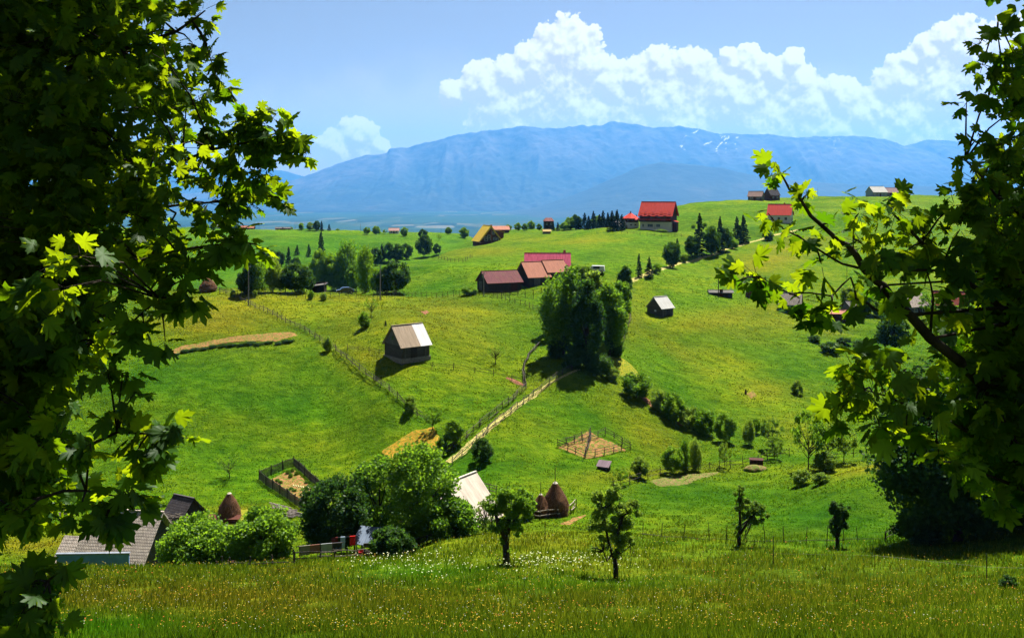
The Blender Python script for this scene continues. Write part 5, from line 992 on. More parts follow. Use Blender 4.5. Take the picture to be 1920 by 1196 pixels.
fence([(1150,915,106),(1180,908,107),(1215,898,109),(1260,890,110),(1310,884,112),(1370,877,114),(1420,868,117),(1480,855,122)], 'fence along the valley floor below the gully', 1.9, 1.1, (.4,.8), seed=18, jit=.4)
fence([(1560,858,120),(1600,856,122),(1650,858,122)], 'thin fence at the foot of the right slope', 2.2, 1.0, (.5,), seed=19)
fence([(822,486,300),(845,491,290),(868,492,285),(885,484,290)], 'short fence on the shoulder of the hill left of the yellow chalet', 2.2, 1.1, (.4,.8), seed=20)
fence([(1165,437,322),(1200,441,318),(1240,445,315),(1290,446,315)], 'garden fence below the big red-roofed house', 2.6, 1.1, (.4,.8), seed=21)
# fenced garden plot
gp = [(486,898,116),(551,872,120),(604,920,112),(568,955,106)]
def picket_fence(P, label, h=1.1, seed=1, name='garden_fence'):
    root = empty(name, P[0].copy(), 0, 1, label, 'fence'); rn = random.Random(seed); o0 = P[0]
    for a, b in zip(P, P[1:]+P[:1]):
        L = (b-a).length; m = int(L/.17); pk = MB(); rl = MB(); u = (b-a).normalized(); ang = math.atan2(u.y, u.x)
        for i in range(m): q = a.lerp(b, (i+.5)/m); z = gz(q.x, q.y); pk.box((q.x-o0.x, q.y-o0.y, z-o0.z+h*.45+rn.uniform(-.04, .08)), (.09, .03, h*.95), ang, 0, Matrix.Rotation(rn.uniform(-.06, .06), 3, 'Y'))
        n = max(2, int(L/1.9))
        for i in range(n):
            q, w = a.lerp(b, i/n), a.lerp(b, (i+1)/n)
            for zz in (.35, .85): rl.tube(Vector((q.x-o0.x, q.y-o0.y, gz(q.x, q.y)-o0.z+zz*h)), Vector((w.x-o0.x, w.y-o0.y, gz(w.x, w.y)-o0.z+zz*h)), .045, .04, 5)
            p = bpy.data.objects.new('post', post_mesh(1.3, .09, i % 5)); COL.objects.link(p); p.parent = root; p.location = Vector((q.x, q.y, gz(q.x, q.y)))-o0
        pk.build('picket_panel', W_GREY, root); rl.build('rail', W_RAIL, root)
    return root
GPW = [at(*p) for p in gp]; picket_fence(GPW, 'picket fence around the small brown vegetable garden on the left', 1.15, 3)
fence([(1046,838,119),(1098,858,114),(1182,842,117),(1135,815,121)], 'dark rail fence around the lower half of the bare dirt pen', 1.5, .95, (.35,.7,1.0), seed=22, r=.05, rr=.035, closed=True, railmat=W_POST)
fence([(1108,812,122),(1098,858,114)], 'rail fence dividing the bare dirt pen', 1.5, .95, (.35,.7,1.0), seed=23, r=.05, rr=.035, railmat=W_POST)
fence([(1062,832,120),(1105,818,121)], 'inner rail fence of the bare dirt pen, upper left', 1.5, .95, (.5,.9), seed=24, r=.05, rr=.035, railmat=W_POST)
for px, py, h, nr, lab in [(1450,1062,58,60,'thin dark stake standing alone in the flower meadow, middle right'),(1182,1040,32,66,'thin stake in the meadow right of the fork-trunked tree'),(1850,1092,54,52,'thin stake in the flower meadow near the right edge'),(1022,1012,36,74,'thin stake in front of the haystack pen'),(718,1106,22,50,'short dark stake among the white meadow flowers'),(1262,1048,22,64,'tiny stake right of the meadow trees')][:5]:
    pole(px, py, h, lab, near=nr, cross=False, mat=W_POST, r=.035, name='stake', cat='stake')
fence([(1450,1062,60),(1640,1066,58),(1850,1092,52),(1960,1096,50)], 'nearly invisible single wire crossing the right of the meadow', 30, 1.0, (.9,), seed=25, r=.02, rr=.006, jit=.0, wire=True, name='wire_fence')
# --- soil, tracks
def soil_material(name, a, b, c, sc=2.0, grass=.0):
    m, n, out = new_mat(name); G = NG(n); P = G.coord('Object'); f = G.noise(P, sc, 6, .7); c_ = G.ramp(f, [(.3, a), (.5, b), (.72, c)])
    if grass: c_ = G.mix(G.ramp(G.noise(P, sc*1.7, 5, .7), [(.50-grass*.12, 0.0), (.60, 1.0)]), c_, (.05, .11, .008))
    principled(G, out, c_, .95, G.bump(f, .9, .15), 0, .02); return m
M_PATH = soil_material('track_soil', (.20,.17,.05), (.34,.28,.10), (.42,.35,.15), 2.5, .1); M_DIRT = soil_material('bare_dirt', (.09,.045,.018), (.19,.095,.038), (.27,.145,.065), 1.6, .25)
M_MOWN = soil_material('mown_dry_grass', (.13,.08,.010), (.27,.155,.016), (.34,.20,.03), 1.6, .2); M_YEL = soil_material('mown_yellow_grass', (.13,.13,.010), (.20,.18,.014), (.26,.20,.025), 2.5, .5); M_PLOUGH = soil_material('ploughed_soil', (.07,.05,.022), (.13,.09,.04), (.20,.14,.07), 2.0, .5)
M_RED = soil_material('red_soil', (.06,.022,.012), (.16,.07,.04), (.26,.14,.09), 2.0)
drape('path', [(1086,692,138),(1050,708,135),(1020,724,132),(1000,740,129),(960,768,126),(925,795,121),(895,820,118),(868,848,114),(838,866,111)], [.5,.6,.8,1.0,1.1,1.2,1.3,1.3,1.2], M_PATH, .06, seed=2)
drape('path', [(1178,532,222),(1190,523,226),(1215,514,234),(1245,503,244),(1275,492,256),(1305,487,268),(1340,477,282),(1380,462,300),(1405,454,310),(1432,447,320),(1465,438,332),(1500,430,340)], [1.4,2.0,1.9,1.7,1.6,1.5,1.5,1.5,1.5,1.5,1.6,1.6], M_PATH, .10, seed=3)
patch('dirt_bank', [(308,658),(340,648),(400,637),(450,630),(500,625),(548,622),(566,628),(520,640),(470,638),(400,646),(350,656),(318,664)], M_DIRT, .07, seed=5, near=152)
patch('mown_field', [(702,880),(716,844),(742,826),(774,806),(812,800),(826,822),(812,850),(795,880),(745,886)], M_MOWN, .07, seed=6, near=116)
patch('mown_field', [(1133,668),(1155,664),(1180,680),(1200,702),(1208,716),(1178,712),(1150,698),(1136,684)], M_YEL, .07, seed=7, near=140, wob=.2)
patch('garden_soil', [(500,900),(550,878),(594,920),(566,944)], M_DIRT, .07, seed=8, near=113, wob=.12); patch('pen_soil', [(1044,838),(1102,806),(1178,844),(1100,860)], M_DIRT, .07, seed=9, near=118, wob=.15)
patch('ploughed_field', [(1212,902),(1255,892),(1310,888),(1350,884),(1322,896),(1290,906),(1235,912)], M_PLOUGH, .06, seed=10, near=107)
patch('hay_yard', [(1050,982),(1075,970),(1100,964),(1088,974),(1068,984)], M_DIRT, .05, seed=11, near=86); drape('dirt_gully', [(1180,732,136),(1205,742,134),(1225,760,131),(1250,775,128),(1280,798,124)], [.6,1.4,1.8,1.2,.5], M_RED, .10, seed=12)
drape('dirt_gully', [(950,708,134),(968,714,132),(985,722,130)], [.5,1.0,.5], M_RED, .08, seed=13); patch('mown_field', [(400,968),(440,955),(500,955),(520,965),(470,985),(420,985)], M_YEL, .07, seed=14, near=104); patch('mown_field', [(900,948),(930,932),(960,940),(955,965),(915,968)], M_YEL, .06, seed=15, near=98)
patch('dirt_patch', [(788,584),(800,581),(806,586),(797,590)], M_RED, .07, seed=16, near=172); patch('dirt_patch', [(1400,738),(1412,732),(1420,742),(1408,748)], M_DIRT, .07, seed=17, near=155)
def mound(px, py, near, wp, hp, label, name, cat, mat, seed):
    loc = at(px, py, near); k = loc.y/F; rng = np.random.RandomState(seed); V, Fc = ICO[4] if 'ICO' in globals() else ico(4); N = V.copy(); V = V*np.array([wp*k/2, wp*k*.35, hp*k]); V = V+N*((fbm3(V[:, 0]*2, V[:, 1]*2, V[:, 2]*2, 3, seed)-.5)*.35)[:, None]
    o = mesh_np(name, V, Fc, mat, smooth=True); o.location = loc; tag(o, label, cat); return o
mound(1418, 874+6, 112, 46, 8, 'low heap of reddish gravel beside the valley fence', 'gravel_heap', 'heap', M_PLOUGH, 3)
# vegetables in the garden
rn_ = random.Random(8); root = None
for i, (px, py) in enumerate([(548,884),(540,888),(556,890),(545,894),(520,902),(526,906),(545,918),(552,921),(540,922),(580,912),(575,905)]):
    plant('shrub%d' % (i % 3), px, py, 9 if i < 4 else 6, 10, 'low green vegetable plant, %s in the brown garden plot' % ORD[i], 'plant', 'vegetables in the garden plot', near=114, name='vegetable_plant')
mb_ = MB(); q_ = at(566, 912, 113)
for i in range(7): mb_.box((i*.32-1, -i*.1, gz(q_.x+i*.32-1, q_.y-i*.1)-q_.z+.12), (.12, .7, .08), .4)
o_ = mb_.build('seed_bed', mat_plain('pale_slats', (.30,.28,.12))); o_.location = q_; tag(o_, 'pale slatted seed bed lying in the brown garden plot', 'seed bed')
# wood piles
def woodpile(px, py, near, L, n, label, rz, seed, mat=None):
    loc = at(px, py, near) if near > 0 else on(px, -near); r = empty('wood_pile', loc, R(rz), 1, label, 'wood pile'); rn = random.Random(seed)
    for k in range(n):
        m = MB(); x = rn.uniform(-.5, .5)*L*.5; y = rn.uniform(-.5, .5); z = .1+.13*(k//4)+rn.uniform(0, .05); ll = rn.uniform(.5, .8)*L; a = rn.uniform(-.12, .12)
        d = Vector((cos(a), sin(a), rn.uniform(-.04, .04)))*ll/2; c = Vector((x, y, z)); m.tube(c-d, c+d, rn.uniform(.05, .09), rn.uniform(.04, .07), 6); m.build('log', mat or MW_PALE, r)
MW_PALE = mat_wood('pale_planks', (.10,.08,.065), (.34,.30,.27), .5)
woodpile(527, 958, 104, 3.6, 16, 'heap of pale old planks below the vegetable garden', -22, 2); woodpile(548, 968, 102, 2.2, 12, 'second smaller heap of boards right of the pale planks', -25, 3); woodpile(95, 968, 106, 4.2, 18, 'stack of lumber glimpsed under the left maple below the red roof', 8, 4)
# --- laundry and yard things in the village
def laundry():
    a, b = on(562, 73.5), on(640, 74.5); H = 1.35; r = empty('laundry_rail', a, 0, 1, 'wooden rail for airing rugs at the meadow edge left of the grove', 'rail'); m = MB()
    for q in (a, a.lerp(b, .5), b): g = gz(q.x, q.y); bpart(r, 'post', W_DARK, [((q.x-a.x, q.y-a.y, g-a.z+H/2-.1), (.08, .08, H+.2))])
    ends = [Vector((q.x-a.x, q.y-a.y, gz(q.x, q.y)-a.z+H)) for q in (a, b)]; m.tube(ends[0]-Vector((.2, 0, 0)), ends[1]+Vector((.2, 0, 0)), .035, .035, 6); m.build('rail', W_RAIL, r)
    def cloth(t, w, h, col, label, st=None, en=None, ra=None):
        e0, e1, base = (ends[0], ends[1], a) if st is None else (st, en, Vector((0, 0, 0))); c = e0.lerp(e1, t)+base; u = (e1-e0).normalized(); n, mz = 14, 10; V = []; f = []
        for s in range(2):
            for i in range(n):
                for j in range(mz):
                    q = c + u*((i/(n-1)-.5)*w) + Vector((0, (-.045 if s == 0 else .045)+.035*sin(i*1.1+s)*(j/mz), -h*(j/(mz-1))*(1 if s == 0 else .8)+.035)); V.append(tuple(q-c))
            for i in range(n-1):
                for j in range(mz-1): k = s*n*mz+i*mz+j; f.append((k, k+mz, k+mz+1, k+1))
        for i in range(n-1): k = i*mz; f.append((k, k+mz, k+mz+n*mz, k+n*mz))
        o = mesh_np('hanging_cloth', np.array(V), np.array(f), mat_plain('cloth', col, .9, .15, 3), smooth=True); o.location = c; tag(o, label, 'cloth')
    cloth(.12, .85, .75, (.14,.13,.11), 'beige-grey blanket hanging leftmost on the airing rail'); cloth(.36, .75, .7, (.16,.07,.05), 'rusty brown rug hanging second on the airing rail'); cloth(.64, .9, .75, (.20,.22,.23), 'pale grey-blue blanket hanging on the airing rail'); cloth(.90, .7, .75, (.02,.02,.03), 'dark blanket hanging rightmost on the airing rail')
    c, d = on(622, 75.5), on(668, 75.8); r = empty('clothes_line', c, 0, 1, 'clothes line in the tree shade with red and pale blue washing', 'clothes line')
    for q in (c, d): bpart(r, 'post', W_DARK, [((q.x-c.x, q.y-c.y, gz(q.x, q.y)-c.z+.85), (.08, .08, 1.9))])
    s0, s1 = Vector((c.x, c.y, gz(c.x, c.y)+1.75)), Vector((d.x, d.y, gz(d.x, d.y)+1.75)); m = MB(); m.tube(s0-c, s1-c, .012, .012, 5); m.build('line', C_POLE, r)
    cloth(.12, .5, 1.1, (.10,.015,.012), 'dark red cloth on the shaded clothes line', s0, s1); cloth(.45, .36, .95, (.24,.32,.42), 'narrow pale blue cloth on the clothes line', s0, s1); cloth(.85, .45, .75, (.45,.012,.01), 'bright red shirt-like cloth on the clothes line', s0, s1)
    p = on(700, 75); r = empty('garden_bench', p, R(8), 1, 'grey bench with things on it below the blue sheet roof', 'bench'); bpart(r, 'seat', W_RAIL, [((0, 0, .5), (1.6, .45, .07))]); bpart(r, 'leg', W_DARK, [((-.65, 0, .2), (.08, .4, .55))]); bpart(r, 'leg', W_DARK, [((.65, 0, .2), (.08, .4, .55))]); bpart(r, 'backrest', W_RAIL, [((0, .24, .85), (1.6, .05, .35))])
    q = on(683, 75.2); r = empty('crate', q, R(10), 1, 'red plastic crate left of the grey bench', 'crate'); bpart(r, 'wall', mat_plain('red_plastic', (.35,.01,.012)), [((0, .25, .25), (.9, .05, .5)), ((0, -.25, .25), (.9, .05, .5)), ((-.43, 0, .25), (.05, .5, .5)), ((.43, 0, .25), (.05, .5, .5))]); bpart(r, 'bottom', W_DARK, [((0, 0, .05), (.8, .45, .05))])
laundry()
# stump on the right slope
o_ = MB(); o_.chain([(0,0,-.2),(0,0,.3),(.05,0,.8)], [.22,.17,.10], 9); o_.chain([(0,0,.2),(.35,0,.5),(.5,.0,.9)], [.08,.05,.02], 6); s_ = o_.build('tree_stump', M_BARK); s_.location = at(1398, 738, 155); tag(s_, 'dark broken stump alone on the open right slope', 'stump')
for i in range(14):
    x_ = 312+i*17.5; y_ = np.interp(x_, [308,340,400,470,520,566], [670,661,651,645,644,634])
    plant('shrub%dd' % (i % 3), x_, y_+random.uniform(-1, 2), random.uniform(3.5, 6.5), random.uniform(16, 28), 'dark low bush, %s from the left along the foot of the tan dirt bank' % ORD[i], 'bush', 'low bushes below the dirt bank', near=150)
# ================================================================== THE TWO NEAR MAPLES
_half = [(.0,-.44),(.12,-.42),(.34,-.48),(.46,-.38),(.68,-.36),(.60,-.22),(.74,-.14),(1.02,-.02),(.84,.10),(.88,.24),(.66,.24),(.50,.24),(.62,.46),(.74,.70),(.52,.66),(.40,.70),(.32,.52),(.20,.50),(.28,.74),(.16,.84),(.0,1.10)]
LEAF2 = np.array(_half[::1] + [(-x, y) for x, y in _half[-2:0:-1]])*.5
LEAF1 = np.array([(.0,-.40),(.52,-.42),(1.0,-.02),(.68,.30),(.55,.66),(.0,1.05),(-.55,.66),(-.68,.30),(-1.0,-.02),(-.52,-.42)])*.5
def maple_leaves(C, Nn, Tt, size, rng, O=LEAF2):
    """C leaf bases, Nn blade normals, Tt tip directions: lobed blades bent along the midrib and drooping at the tip"""
    n = len(C); m = len(O); Nn = Nn/np.linalg.norm(Nn, axis=1)[:, None]; Tt = Tt-Nn*(Tt*Nn).sum(1)[:, None]; Tt /= np.linalg.norm(Tt, axis=1)[:, None]; S = np.cross(Tt, Nn)
    sz = (size*rng.uniform(.6, 1.3, n)*np.where(C[:, 2] > -.3, .72, 1.0))[:, None, None]; x = O[None, :, 0, None]*rng.uniform(.85, 1.1, n)[:, None, None]; y = (O[None, :, 1, None]+.25)
    fold = rng.uniform(.05, .45, n)[:, None, None]; curl = rng.uniform(.05, .6, n)[:, None, None]; wav = rng.uniform(-1, 1, (n, m, 1))*.045
    zz = -np.abs(x)*fold - (np.clip(y, 0, 2)**2)*curl*.8 + wav + fold*.08
    V = C[:, None, :] + sz*(S[:, None, :]*x + Tt[:, None, :]*y + Nn[:, None, :]*zz)
    ctr = C + sz[:, 0]*(Tt*.25); mid = C + sz[:, 0]*(Tt*.50 - Nn*.05)
    V = np.concatenate([V, ctr[:, None, :]], 1).reshape(-1, 3); base = np.arange(n)[:, None]*(m+1)
    tri = np.array([[i, (i+1) % m, m] for i in range(m)]); Fc = (base[:, :, None]*1 + tri[None, :, :]).reshape(-1, 3); return V, Fc, m+1
def W3(px, py, Y): return Vector(((px-960)/F*Y, Y, (HY-py)/F*Y))
def maple(label, root_px, root_Y, limbs, fill, sprays, seed, size, sun_blocker):
    rng = np.random.RandomState(seed); gx = (root_px-960)/F*root_Y; foot = Vector((gx, root_Y, gz(gx, root_Y))); root = empty('maple_tree', foot, 0, 1, label, 'maple tree'); tb = MB()
    hp = [foot+Vector((0, 0, z)) for z in (-.4, .8, 2.2, 3.6, 5.2, 7.5)]; tb.chain([p-foot for p in hp], [.34, .27, .23, .20, .15, .08], 12)
    nodes = []
    for pts, r0, r1 in limbs:
        q = [W3(*p) for p in pts]; a = min(hp[1:], key=lambda h: (h-q[0]).length); q = [a, a.lerp(q[0], .5)+Vector((0, 0, .15))]+q
        Q = [q[0]]
        for u, v in zip(q, q[1:]): Q += [u.lerp(v, .5)+Vector(rng.normal(size=3))*.012, v]
        tb.chain([p-foot for p in Q], list(np.linspace(r0, r1, len(Q))), 8); nodes += Q[2:]
    C = []; Nn = []; T = []; pet = []
    nd = np.array([tuple(v) for v in nodes])
    def spray(c, r, n, twig=True):
        c = Vector(c); j = int(np.argmin(np.linalg.norm(nd-np.array(c), axis=1))); a = Vector(nd[j])
        if twig and (a-c).length > .05:
            md = a.lerp(c, .5)+Vector((0, 0, .10*(c-a).length)); tb.chain([a-foot, md-foot, c-foot], [.008, .006, .003], 5)
        ax = (c-a).normalized() if (c-a).length > .02 else Vector((0, 0, 1)); k = 0
        for i in range(n):
            d = Vector(rng.normal(size=3)); d.normalize(); d = (d*r*rng.uniform(.3, 1.0)); p = c+d
            s0 = c + d*.25
            if twig and rng.rand() < .6: pet.append((s0, p))
            nn = Vector((rng.normal()*.5, .12+rng.normal()*.62, .55+rng.normal()*.3)); t = d.normalized()*.9+Vector((rng.normal()*.3, rng.normal()*.3, -.75)); C.append(tuple(p)); Nn.append(tuple(nn)); T.append(tuple(t))
    for px, py, r, n, Y in sprays: spray(W3(px, py, Y), r*Y/F, int(n*(1.7 if py < 400 else 1.35 if 1350 < px < 1720 else 1.0)))
    # dense inner crown inside the outline given for the photograph, spread over its depth
    for (x0, y0, x1, y1, Y0, Y1, n) in fill:
        m = max(1, int(n*(2.2 if x0 > 960 else 1.7))//9)
        for i in range(m):
            Y = rng.uniform(Y0, Y1); spray(W3(rng.uniform(x0, x1), rng.uniform(y0, y1), Y), rng.uniform(.10, .24), 9, twig=rng.rand() < .25)
    (ox, oy, oz), (rx, ry, rz_), n = sun_blocker  # unseen leaves above the view, added to keep sun off the inner crown
    m = n//9; k = 0; n_near = len(C)
    while k < m:
        d = rng.uniform(-1, 1, 3)
        if (d**2).sum() > 1: continue
        p = Vector((ox+d[0]*rx, oy+d[1]*ry, oz+d[2]*rz_)); px = 960+F*p.x/p.y; py = HY-F*p.z/p.y
        if p.y > .5 and -40 < px < 1960 and py > (-60 if px < 250 or px > 1850 else -330): continue
        k += 1; spray(p, .42, 9, twig=False)
    for a, b in pet: tb.tube(a-foot, b-foot, .0024, .0018, 3, cap=False)
    tb_o = tb.build('trunk', M_BARK, root, smooth=True)
    C = np.array(C); Nn = np.array(Nn); T = np.array(T); V, Fc, m1 = maple_leaves(C[:n_near], Nn[:n_near], T[:n_near], size, rng); V2, F2, m2 = maple_leaves(C[n_near:], Nn[n_near:], T[n_near:], size*1.1, rng, LEAF1)
    Fc = np.concatenate([Fc, F2+len(V)]); V = np.concatenate([V, V2])-np.array(foot)
    mesh_np('crown', V, Fc, M_MAPLE, root, attrs={'lv': np.concatenate([np.repeat(rng.rand(n_near), m1), np.repeat(rng.rand(len(C)-n_near), m2)])}); return root
# left maple: outline rows of the photograph -> boxes of foliage (x0, y0, x1, y1, near, far, leaves)
LF = []
for (y, xr, n) in [(-20,335,150),(40,320,150),(100,330,150),(160,335,150),(220,325,150),(280,320,160),(340,325,150),(400,310,150),(460,280,130),(520,215,110),(580,180,105),(640,130,85),(700,105,75),(760,105,75),(820,130,85),(880,130,85),(915,90,40)]:
    LF.append((-60, y, xr*.55, y+60, 5.6, 8.4, int(n*(1.9 if y < 420 else 1.5)))); LF.append((xr*.45, y, xr, y+60, 5.8, 7.8, int(n*.6)))
LF += [(-60,1110,50,1220,4.8,6.2,100),(-60,1095,60,1120,4.9,6.0,30)]
LS = [(x, y, r, n, Y) for x, y, r, n, Y in [
 (380,20,34,9,6.6),(360,80,30,8,6.5),(395,105,28,7,6.4),(405,140,26,7,6.4),(430,165,18,3,6.4),(372,180,30,9,6.5),(350,200,36,10,6.6),(400,235,36,9,6.3),(440,240,34,10,6.3),(470,222,34,11,6.3),(500,235,34,11,6.3),(530,245,34,11,6.3),(560,262,28,9,6.3),(575,290,18,4,6.3),
 (520,280,34,9,6.3),(480,270,36,10,6.3),(450,285,36,9,6.3),(410,285,38,10,6.3),(500,320,22,4,6.3),(470,330,24,5,6.3),(380,320,40,12,6.4),(420,340,34,9,6.4),(455,350,30,8,6.4),(500,365,26,8,6.4),(530,375,20,5,6.4),(470,385,26,6,6.4),(430,390,34,9,6.4),
 (390,380,38,11,6.4),(400,430,34,9,6.3),(450,425,20,4,6.3),(440,455,26,7,6.2),(470,455,26,8,6.2),(500,470,16,3,6.2),(410,470,34,9,6.2),(370,470,40,12,6.2),(350,520,40,10,6.0),(320,500,40,12,6.0),(330,560,34,8,5.9),(300,590,36,9,5.9),(360,560,22,4,5.9),(310,640,26,4,5.8),(270,610,36,9,5.9),
 (150,480,50,8,5.0),(60,560,46,7,4.9),(120,540,40,6,4.9),(90,500,40,5,4.9),(230,700,34,8,5.6),(250,740,26,4,5.5),(200,690,34,8,5.6),(220,790,36,9,5.7),(270,810,34,10,5.8),(310,805,28,8,5.9),(345,822,18,4,5.9),(290,850,26,6,5.8),(250,860,34,9,5.8),(110,820,44,9,5.1),(170,830,36,8,5.2),
 (230,920,40,10,5.4),(200,970,36,8,5.3),(250,955,22,4,5.4),(150,960,40,9,5.3),(40,960,30,8,5.2),(190,985,16,3,5.3),(110,1075,22,6,5.0),(80,1120,36,8,4.8),(40,1150,40,9,4.7),(100,1160,24,5,4.8),(60,1090,30,8,4.9)]]
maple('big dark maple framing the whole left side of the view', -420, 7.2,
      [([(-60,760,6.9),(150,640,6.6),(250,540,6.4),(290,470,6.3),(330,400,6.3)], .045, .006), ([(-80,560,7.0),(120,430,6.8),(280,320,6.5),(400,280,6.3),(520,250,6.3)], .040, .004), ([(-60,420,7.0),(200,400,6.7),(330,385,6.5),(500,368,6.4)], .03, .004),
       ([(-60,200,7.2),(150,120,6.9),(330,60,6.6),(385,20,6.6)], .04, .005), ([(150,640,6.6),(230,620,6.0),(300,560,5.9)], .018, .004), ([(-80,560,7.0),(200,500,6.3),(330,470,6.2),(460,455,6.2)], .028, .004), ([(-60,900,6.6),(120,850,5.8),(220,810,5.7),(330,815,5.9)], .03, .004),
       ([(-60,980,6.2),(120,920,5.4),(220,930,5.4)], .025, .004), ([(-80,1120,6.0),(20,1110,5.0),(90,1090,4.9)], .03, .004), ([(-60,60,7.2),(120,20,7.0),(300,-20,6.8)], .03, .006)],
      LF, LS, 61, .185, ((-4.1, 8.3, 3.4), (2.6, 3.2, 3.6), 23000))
RF = [(1840,340,1990,420,6.0,8.0,100),(1870,420,1990,500,6.0,8.0,120),(1860,500,1990,580,6.0,8.0,140),(1800,580,1990,660,6.0,8.2,160),(1800,640,1990,720,6.0,8.2,170),(1765,720,1990,800,6.0,8.2,190),(1790,790,1990,870,6.2,8.4,190),(1835,860,1990,925,6.4,8.4,110),(1860,250,1990,340,6.2,7.8,70),(1890,120,1990,250,6.4,7.8,60)]
RS = [(px, py, r, n, 5.7 if px < 1700 else 6.0) for px, py, r, n in [
 (1450,318,30,6),(1512,365,26,5),(1428,408,26,5),(1560,420,44,8),(1490,440,34,5),(1610,400,50,10),(1680,395,50,11),(1740,410,50,12),(1620,460,50,9),(1540,495,36,5),(1420,520,40,9),(1380,528,20,4),(1500,560,46,9),(1560,580,36,6),
 (1700,470,60,12),(1650,550,50,9),(1760,470,60,15),(1800,430,60,16),(1860,400,60,18),(1820,520,60,18),(1760,550,50,9),(1600,690,40,9),(1590,730,30,6),(1640,740,56,15),(1700,690,56,15),(1575,770,30,5),(1650,800,34,7),(1720,770,44,11),(1700,820,30,6),(1760,850,40,9),(1800,885,34,7),
 (1840,345,40,9),(1800,300,28,4),(1830,262,26,4),(1880,270,40,9),(1812,192,24,3),(1862,160,28,5),(1900,205,34,7),(1835,85,20,3),(1872,48,24,4),(1900,100,28,5),(1842,122,22,3),(1890,140,26,5),(1790,385,28,5),(1820,390,40,9)]]
maple('maple reaching in from the right with sunlit lobed leaves and dark limbs', 2330, 7.2,
      [([(1930,880,6.5),(1840,720,6.2),(1745,635,6.0),(1705,590,5.9),(1655,535,5.8),(1620,505,5.8),(1590,460,5.8),(1560,440,5.8),(1520,405,5.7),(1480,355,5.7),(1456,312,5.7)], .050, .004), ([(1705,590,5.9),(1640,580,5.8),(1605,560,5.8),(1595,520,5.8),(1560,555,5.8),(1480,550,5.7),(1425,520,5.7)], .014, .003),
       ([(1620,505,5.8),(1580,495,5.8),(1530,465,5.7),(1470,430,5.7),(1440,400,5.7)], .012, .003), ([(1940,640,6.4),(1850,555,6.2),(1770,490,6.0),(1700,425,5.9),(1660,385,5.9)], .035, .004), ([(1940,420,6.6),(1870,370,6.3),(1810,300,6.2)], .03, .004), ([(1950,240,6.8),(1900,150,6.5),(1870,60,6.4)], .025, .004),
       ([(1745,635,6.0),(1750,560,6.0),(1735,500,6.0)], .016, .004), ([(1930,880,6.5),(1800,800,6.2),(1700,760,6.1),(1620,730,6.0)], .028, .004), ([(1950,930,6.6),(1850,890,6.4),(1770,865,6.3)], .028, .004), ([(1655,535,5.8),(1600,480,5.8),(1600,420,5.8)], .010, .003)],
      RF, RS, 62, .178, ((6.0, 8.5, 2.8), (2.8, 3.3, 3.8), 18000))
# ================================================================== MEADOW GRASS AND FLOWERS
def blade_material():
    m, n, out = new_mat('grass_blades'); G = NG(n); P = G.coord('Object'); v = G.math('ADD', G.math('MULTIPLY', G.attr('gv'), .55), G.math('MULTIPLY', G.noise(P, .35, 4, .6), .55)); dr = G.attr('dry'); lu = G.attr('lush')
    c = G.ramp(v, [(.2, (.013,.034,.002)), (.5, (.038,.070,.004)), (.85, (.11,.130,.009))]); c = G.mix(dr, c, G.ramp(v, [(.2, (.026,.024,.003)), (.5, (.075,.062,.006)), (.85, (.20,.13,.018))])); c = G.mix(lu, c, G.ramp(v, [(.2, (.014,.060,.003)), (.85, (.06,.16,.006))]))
    d = n.nodes.new('ShaderNodeBsdfDiffuse'); t = n.nodes.new('ShaderNodeBsdfTranslucent'); a = n.nodes.new('ShaderNodeMixShader'); a.inputs[0].default_value = .45; G.link(c, d.inputs[0]); G.link(G.mix(1.0, c, (1.5, 1.7, .8), 'MULTIPLY'), t.inputs[0])
    G.link(d.outputs[0], a.inputs[1]); G.link(t.outputs[0], a.inputs[2]); G.link(a.outputs[0], out.inputs[0]); return m
M_BLADE = blade_material()
def sample_attr(A, X, Y):
    i, j, a, b = _cell(X, Y); return (A[j, i]*(1-a)+A[j, i+1]*a)*(1-b) + (A[j+1, i]*(1-a)+A[j+1, i+1]*a)*b
def scatter_grass(name, n, Y0, Y1, p0, p1, h0, h1, w, seed, label, vis=None, pw=1.0):
    rng = np.random.RandomState(seed); Y = 1/rng.uniform((1/Y1)**pw, (1/Y0)**pw, n)**(1/pw); px = rng.uniform(p0, p1, n); X = (px-960)/F*Y
    cl = fbm2(X/1.6, Y/1.6, 3, seed+2); keep = rng.rand(n) < np.clip((cl-.28)*3.2, .12, 1)
    X, Y = X[keep], Y[keep]; n = len(X); Z = gz(X, Y); a = rng.uniform(0, 2*pi, n); cl = cl[keep]; h = (h0+(h1-h0)*rng.rand(n))*(.55+cl*.9); ww = w*rng.uniform(.6, 1.4, n)*np.clip(Y/45, .7, 6)
    S = np.stack([np.cos(a), np.sin(a), 0*a], 1)*ww[:, None]/2; B = np.stack([X, Y, Z-.03], 1); ln = np.stack([rng.normal(size=n)*.22, rng.normal(size=n)*.22, 0*a+1], 1)*h[:, None]; md = B+ln*.55+np.stack([rng.normal(size=n)*.02, rng.normal(size=n)*.02, 0*a], 1)
    V = np.stack([B-S, B+S, md+S*.7, md-S*.7, B+ln+S*.1+np.array([0, 0, 0])], 1).reshape(-1, 3); i = np.arange(n)[:, None]*5
    Fc = np.concatenate([np.concatenate([i, i+1, i+2], 1), np.concatenate([i, i+2, i+3], 1), np.concatenate([i+3, i+2, i+4], 1)])
    o = mesh_np(name, V, Fc, M_BLADE, attrs={'gv': np.repeat(rng.rand(n), 5), 'dry': np.repeat(sample_attr(dry_lit_f, X, Y), 5), 'lush': np.repeat(sample_attr(lush_shade_f, X, Y), 5)})
    tag(o, label, 'grass', kind='stuff'); return o
scatter_grass('meadow_grass', 270000, 26, 78, -60, 1980, .18, .48, .035, 5, 'tall flowering meadow grass covering the near slope', pw=.6)
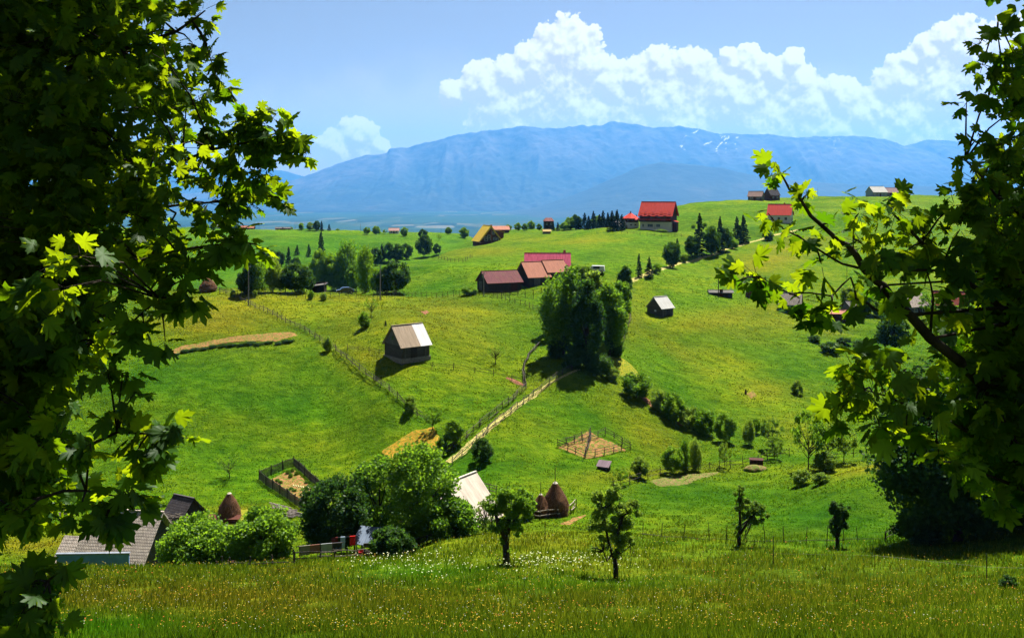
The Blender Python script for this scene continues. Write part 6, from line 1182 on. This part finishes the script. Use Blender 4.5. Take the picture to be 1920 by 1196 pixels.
scatter_grass('hillside_grass', 200000, 78, 240, -60, 1980, .07, .20, .06, 6, 'short tufted pasture grass on the middle and right slopes', pw=.3)
def flowers(name, spots, hh, sz, col, label, seed):
    rng = np.random.RandomState(seed); X, Y = spots; n = len(X); Z = gz(X, Y)+rng.uniform(hh*.6, hh*1.25, n); s = sz*rng.uniform(.6, 1.3, n)*np.clip(Y/45, .8, 1.6); V = []; K = 6; A = rng.normal(size=(n, 3))*.35; A[:, 2] = 1; A /= np.linalg.norm(A, axis=1)[:, None]
    U = np.cross(A, np.array([1.0, .2, 0])); U /= np.linalg.norm(U, axis=1)[:, None]; Wv = np.cross(A, U); C = np.stack([X, Y, Z], 1)
    for k in range(K): t = 2*pi*k/K; q = 1.0 if k % 2 else .6; V.append(C+(U*cos(t)+Wv*sin(t))*s[:, None]*q/2)
    V.append(C+A*s[:, None]*.25); V = np.stack(V, 1).reshape(-1, 3); i = np.arange(n)[:, None]*(K+1); Fc = np.concatenate([np.concatenate([i+k, i+(k+1) % K, i+K], 1) for k in range(K)])
    m, nn, out = new_mat(name+'_petals'); G = NG(nn); principled(G, out, col, .8, None, 0, .05); o = mesh_np(name, V, Fc, m); tag(o, label, 'flowers', kind='stuff')
rng_ = np.random.RandomState(77)
def fspots(n, Y0, Y1, thr, seed, patches=None):
    if patches:
        X = []; Yy = []
        for px, py, rx, ry, m in patches:
            for _ in range(m):
                q = (px+rng_.normal()*rx, py+rng_.normal()*ry); kk = np.nonzero((((q[0]-960)/F*_RY*0+(-(q[1]-HY)/F*_RY)) <= gz((q[0]-960)/F*_RY, _RY)) & (_RY > 26))[0]
                if len(kk): Yv = _RY[kk[0]]*rng_.uniform(.99, 1.01); X.append((q[0]-960)/F*Yv); Yy.append(Yv)
        return np.array(X), np.array(Yy)
    Y = 1/rng_.uniform(1/Y1, 1/Y0, n); X = (rng_.uniform(-40, 1960, n)-960)/F*Y; k = fbm2(X/3.0, Y/3.0, 3, seed) > thr; return X[k], Y[k]
flowers('yellow_meadow_flowers', fspots(5000, 27, 76, .42, 3), .42, .055, (.36,.25,.02), 'tiny yellow flowers scattered through the near meadow', 1)
flowers('orange_meadow_flowers', fspots(1100, 27, 76, .55, 8), .36, .06, (.45,.12,.03), 'rusty orange flower heads in patches of the near meadow', 2)
flowers('white_meadow_flowers', fspots(2000, 27, 76, .5, 12), .40, .045, (.36,.36,.28), 'tiny white flowers dotted over the near meadow', 3)
flowers('white_umbel_flowers', fspots(0, 0, 0, 0, 0, [(770,1068,50,14,110),(1050,1062,60,6,170),(900,1075,80,10,70),(1110,1078,60,8,40),(690,1055,25,14,40)]), .6, .075, (.42,.46,.26), 'white umbel flowers in the rich green strip of the near meadow', 4)
# ================================================================== HAZE
m, n, out = new_mat('valley_haze')
v = n.nodes.new('ShaderNodeVolumePrincipled'); v.inputs['Color'].default_value = (.10, .42, 1.0, 1); v.inputs['Density'].default_value = 3.7e-5
v.inputs['Anisotropy'].default_value = 0.35; n.links.new(v.outputs[0], out.inputs['Volume'])
hb = MB(); hb.box((0, 13400, 745), (64000, 27000, 2130)); hz = hb.build('haze', m); tag(hz, kind='stuff')
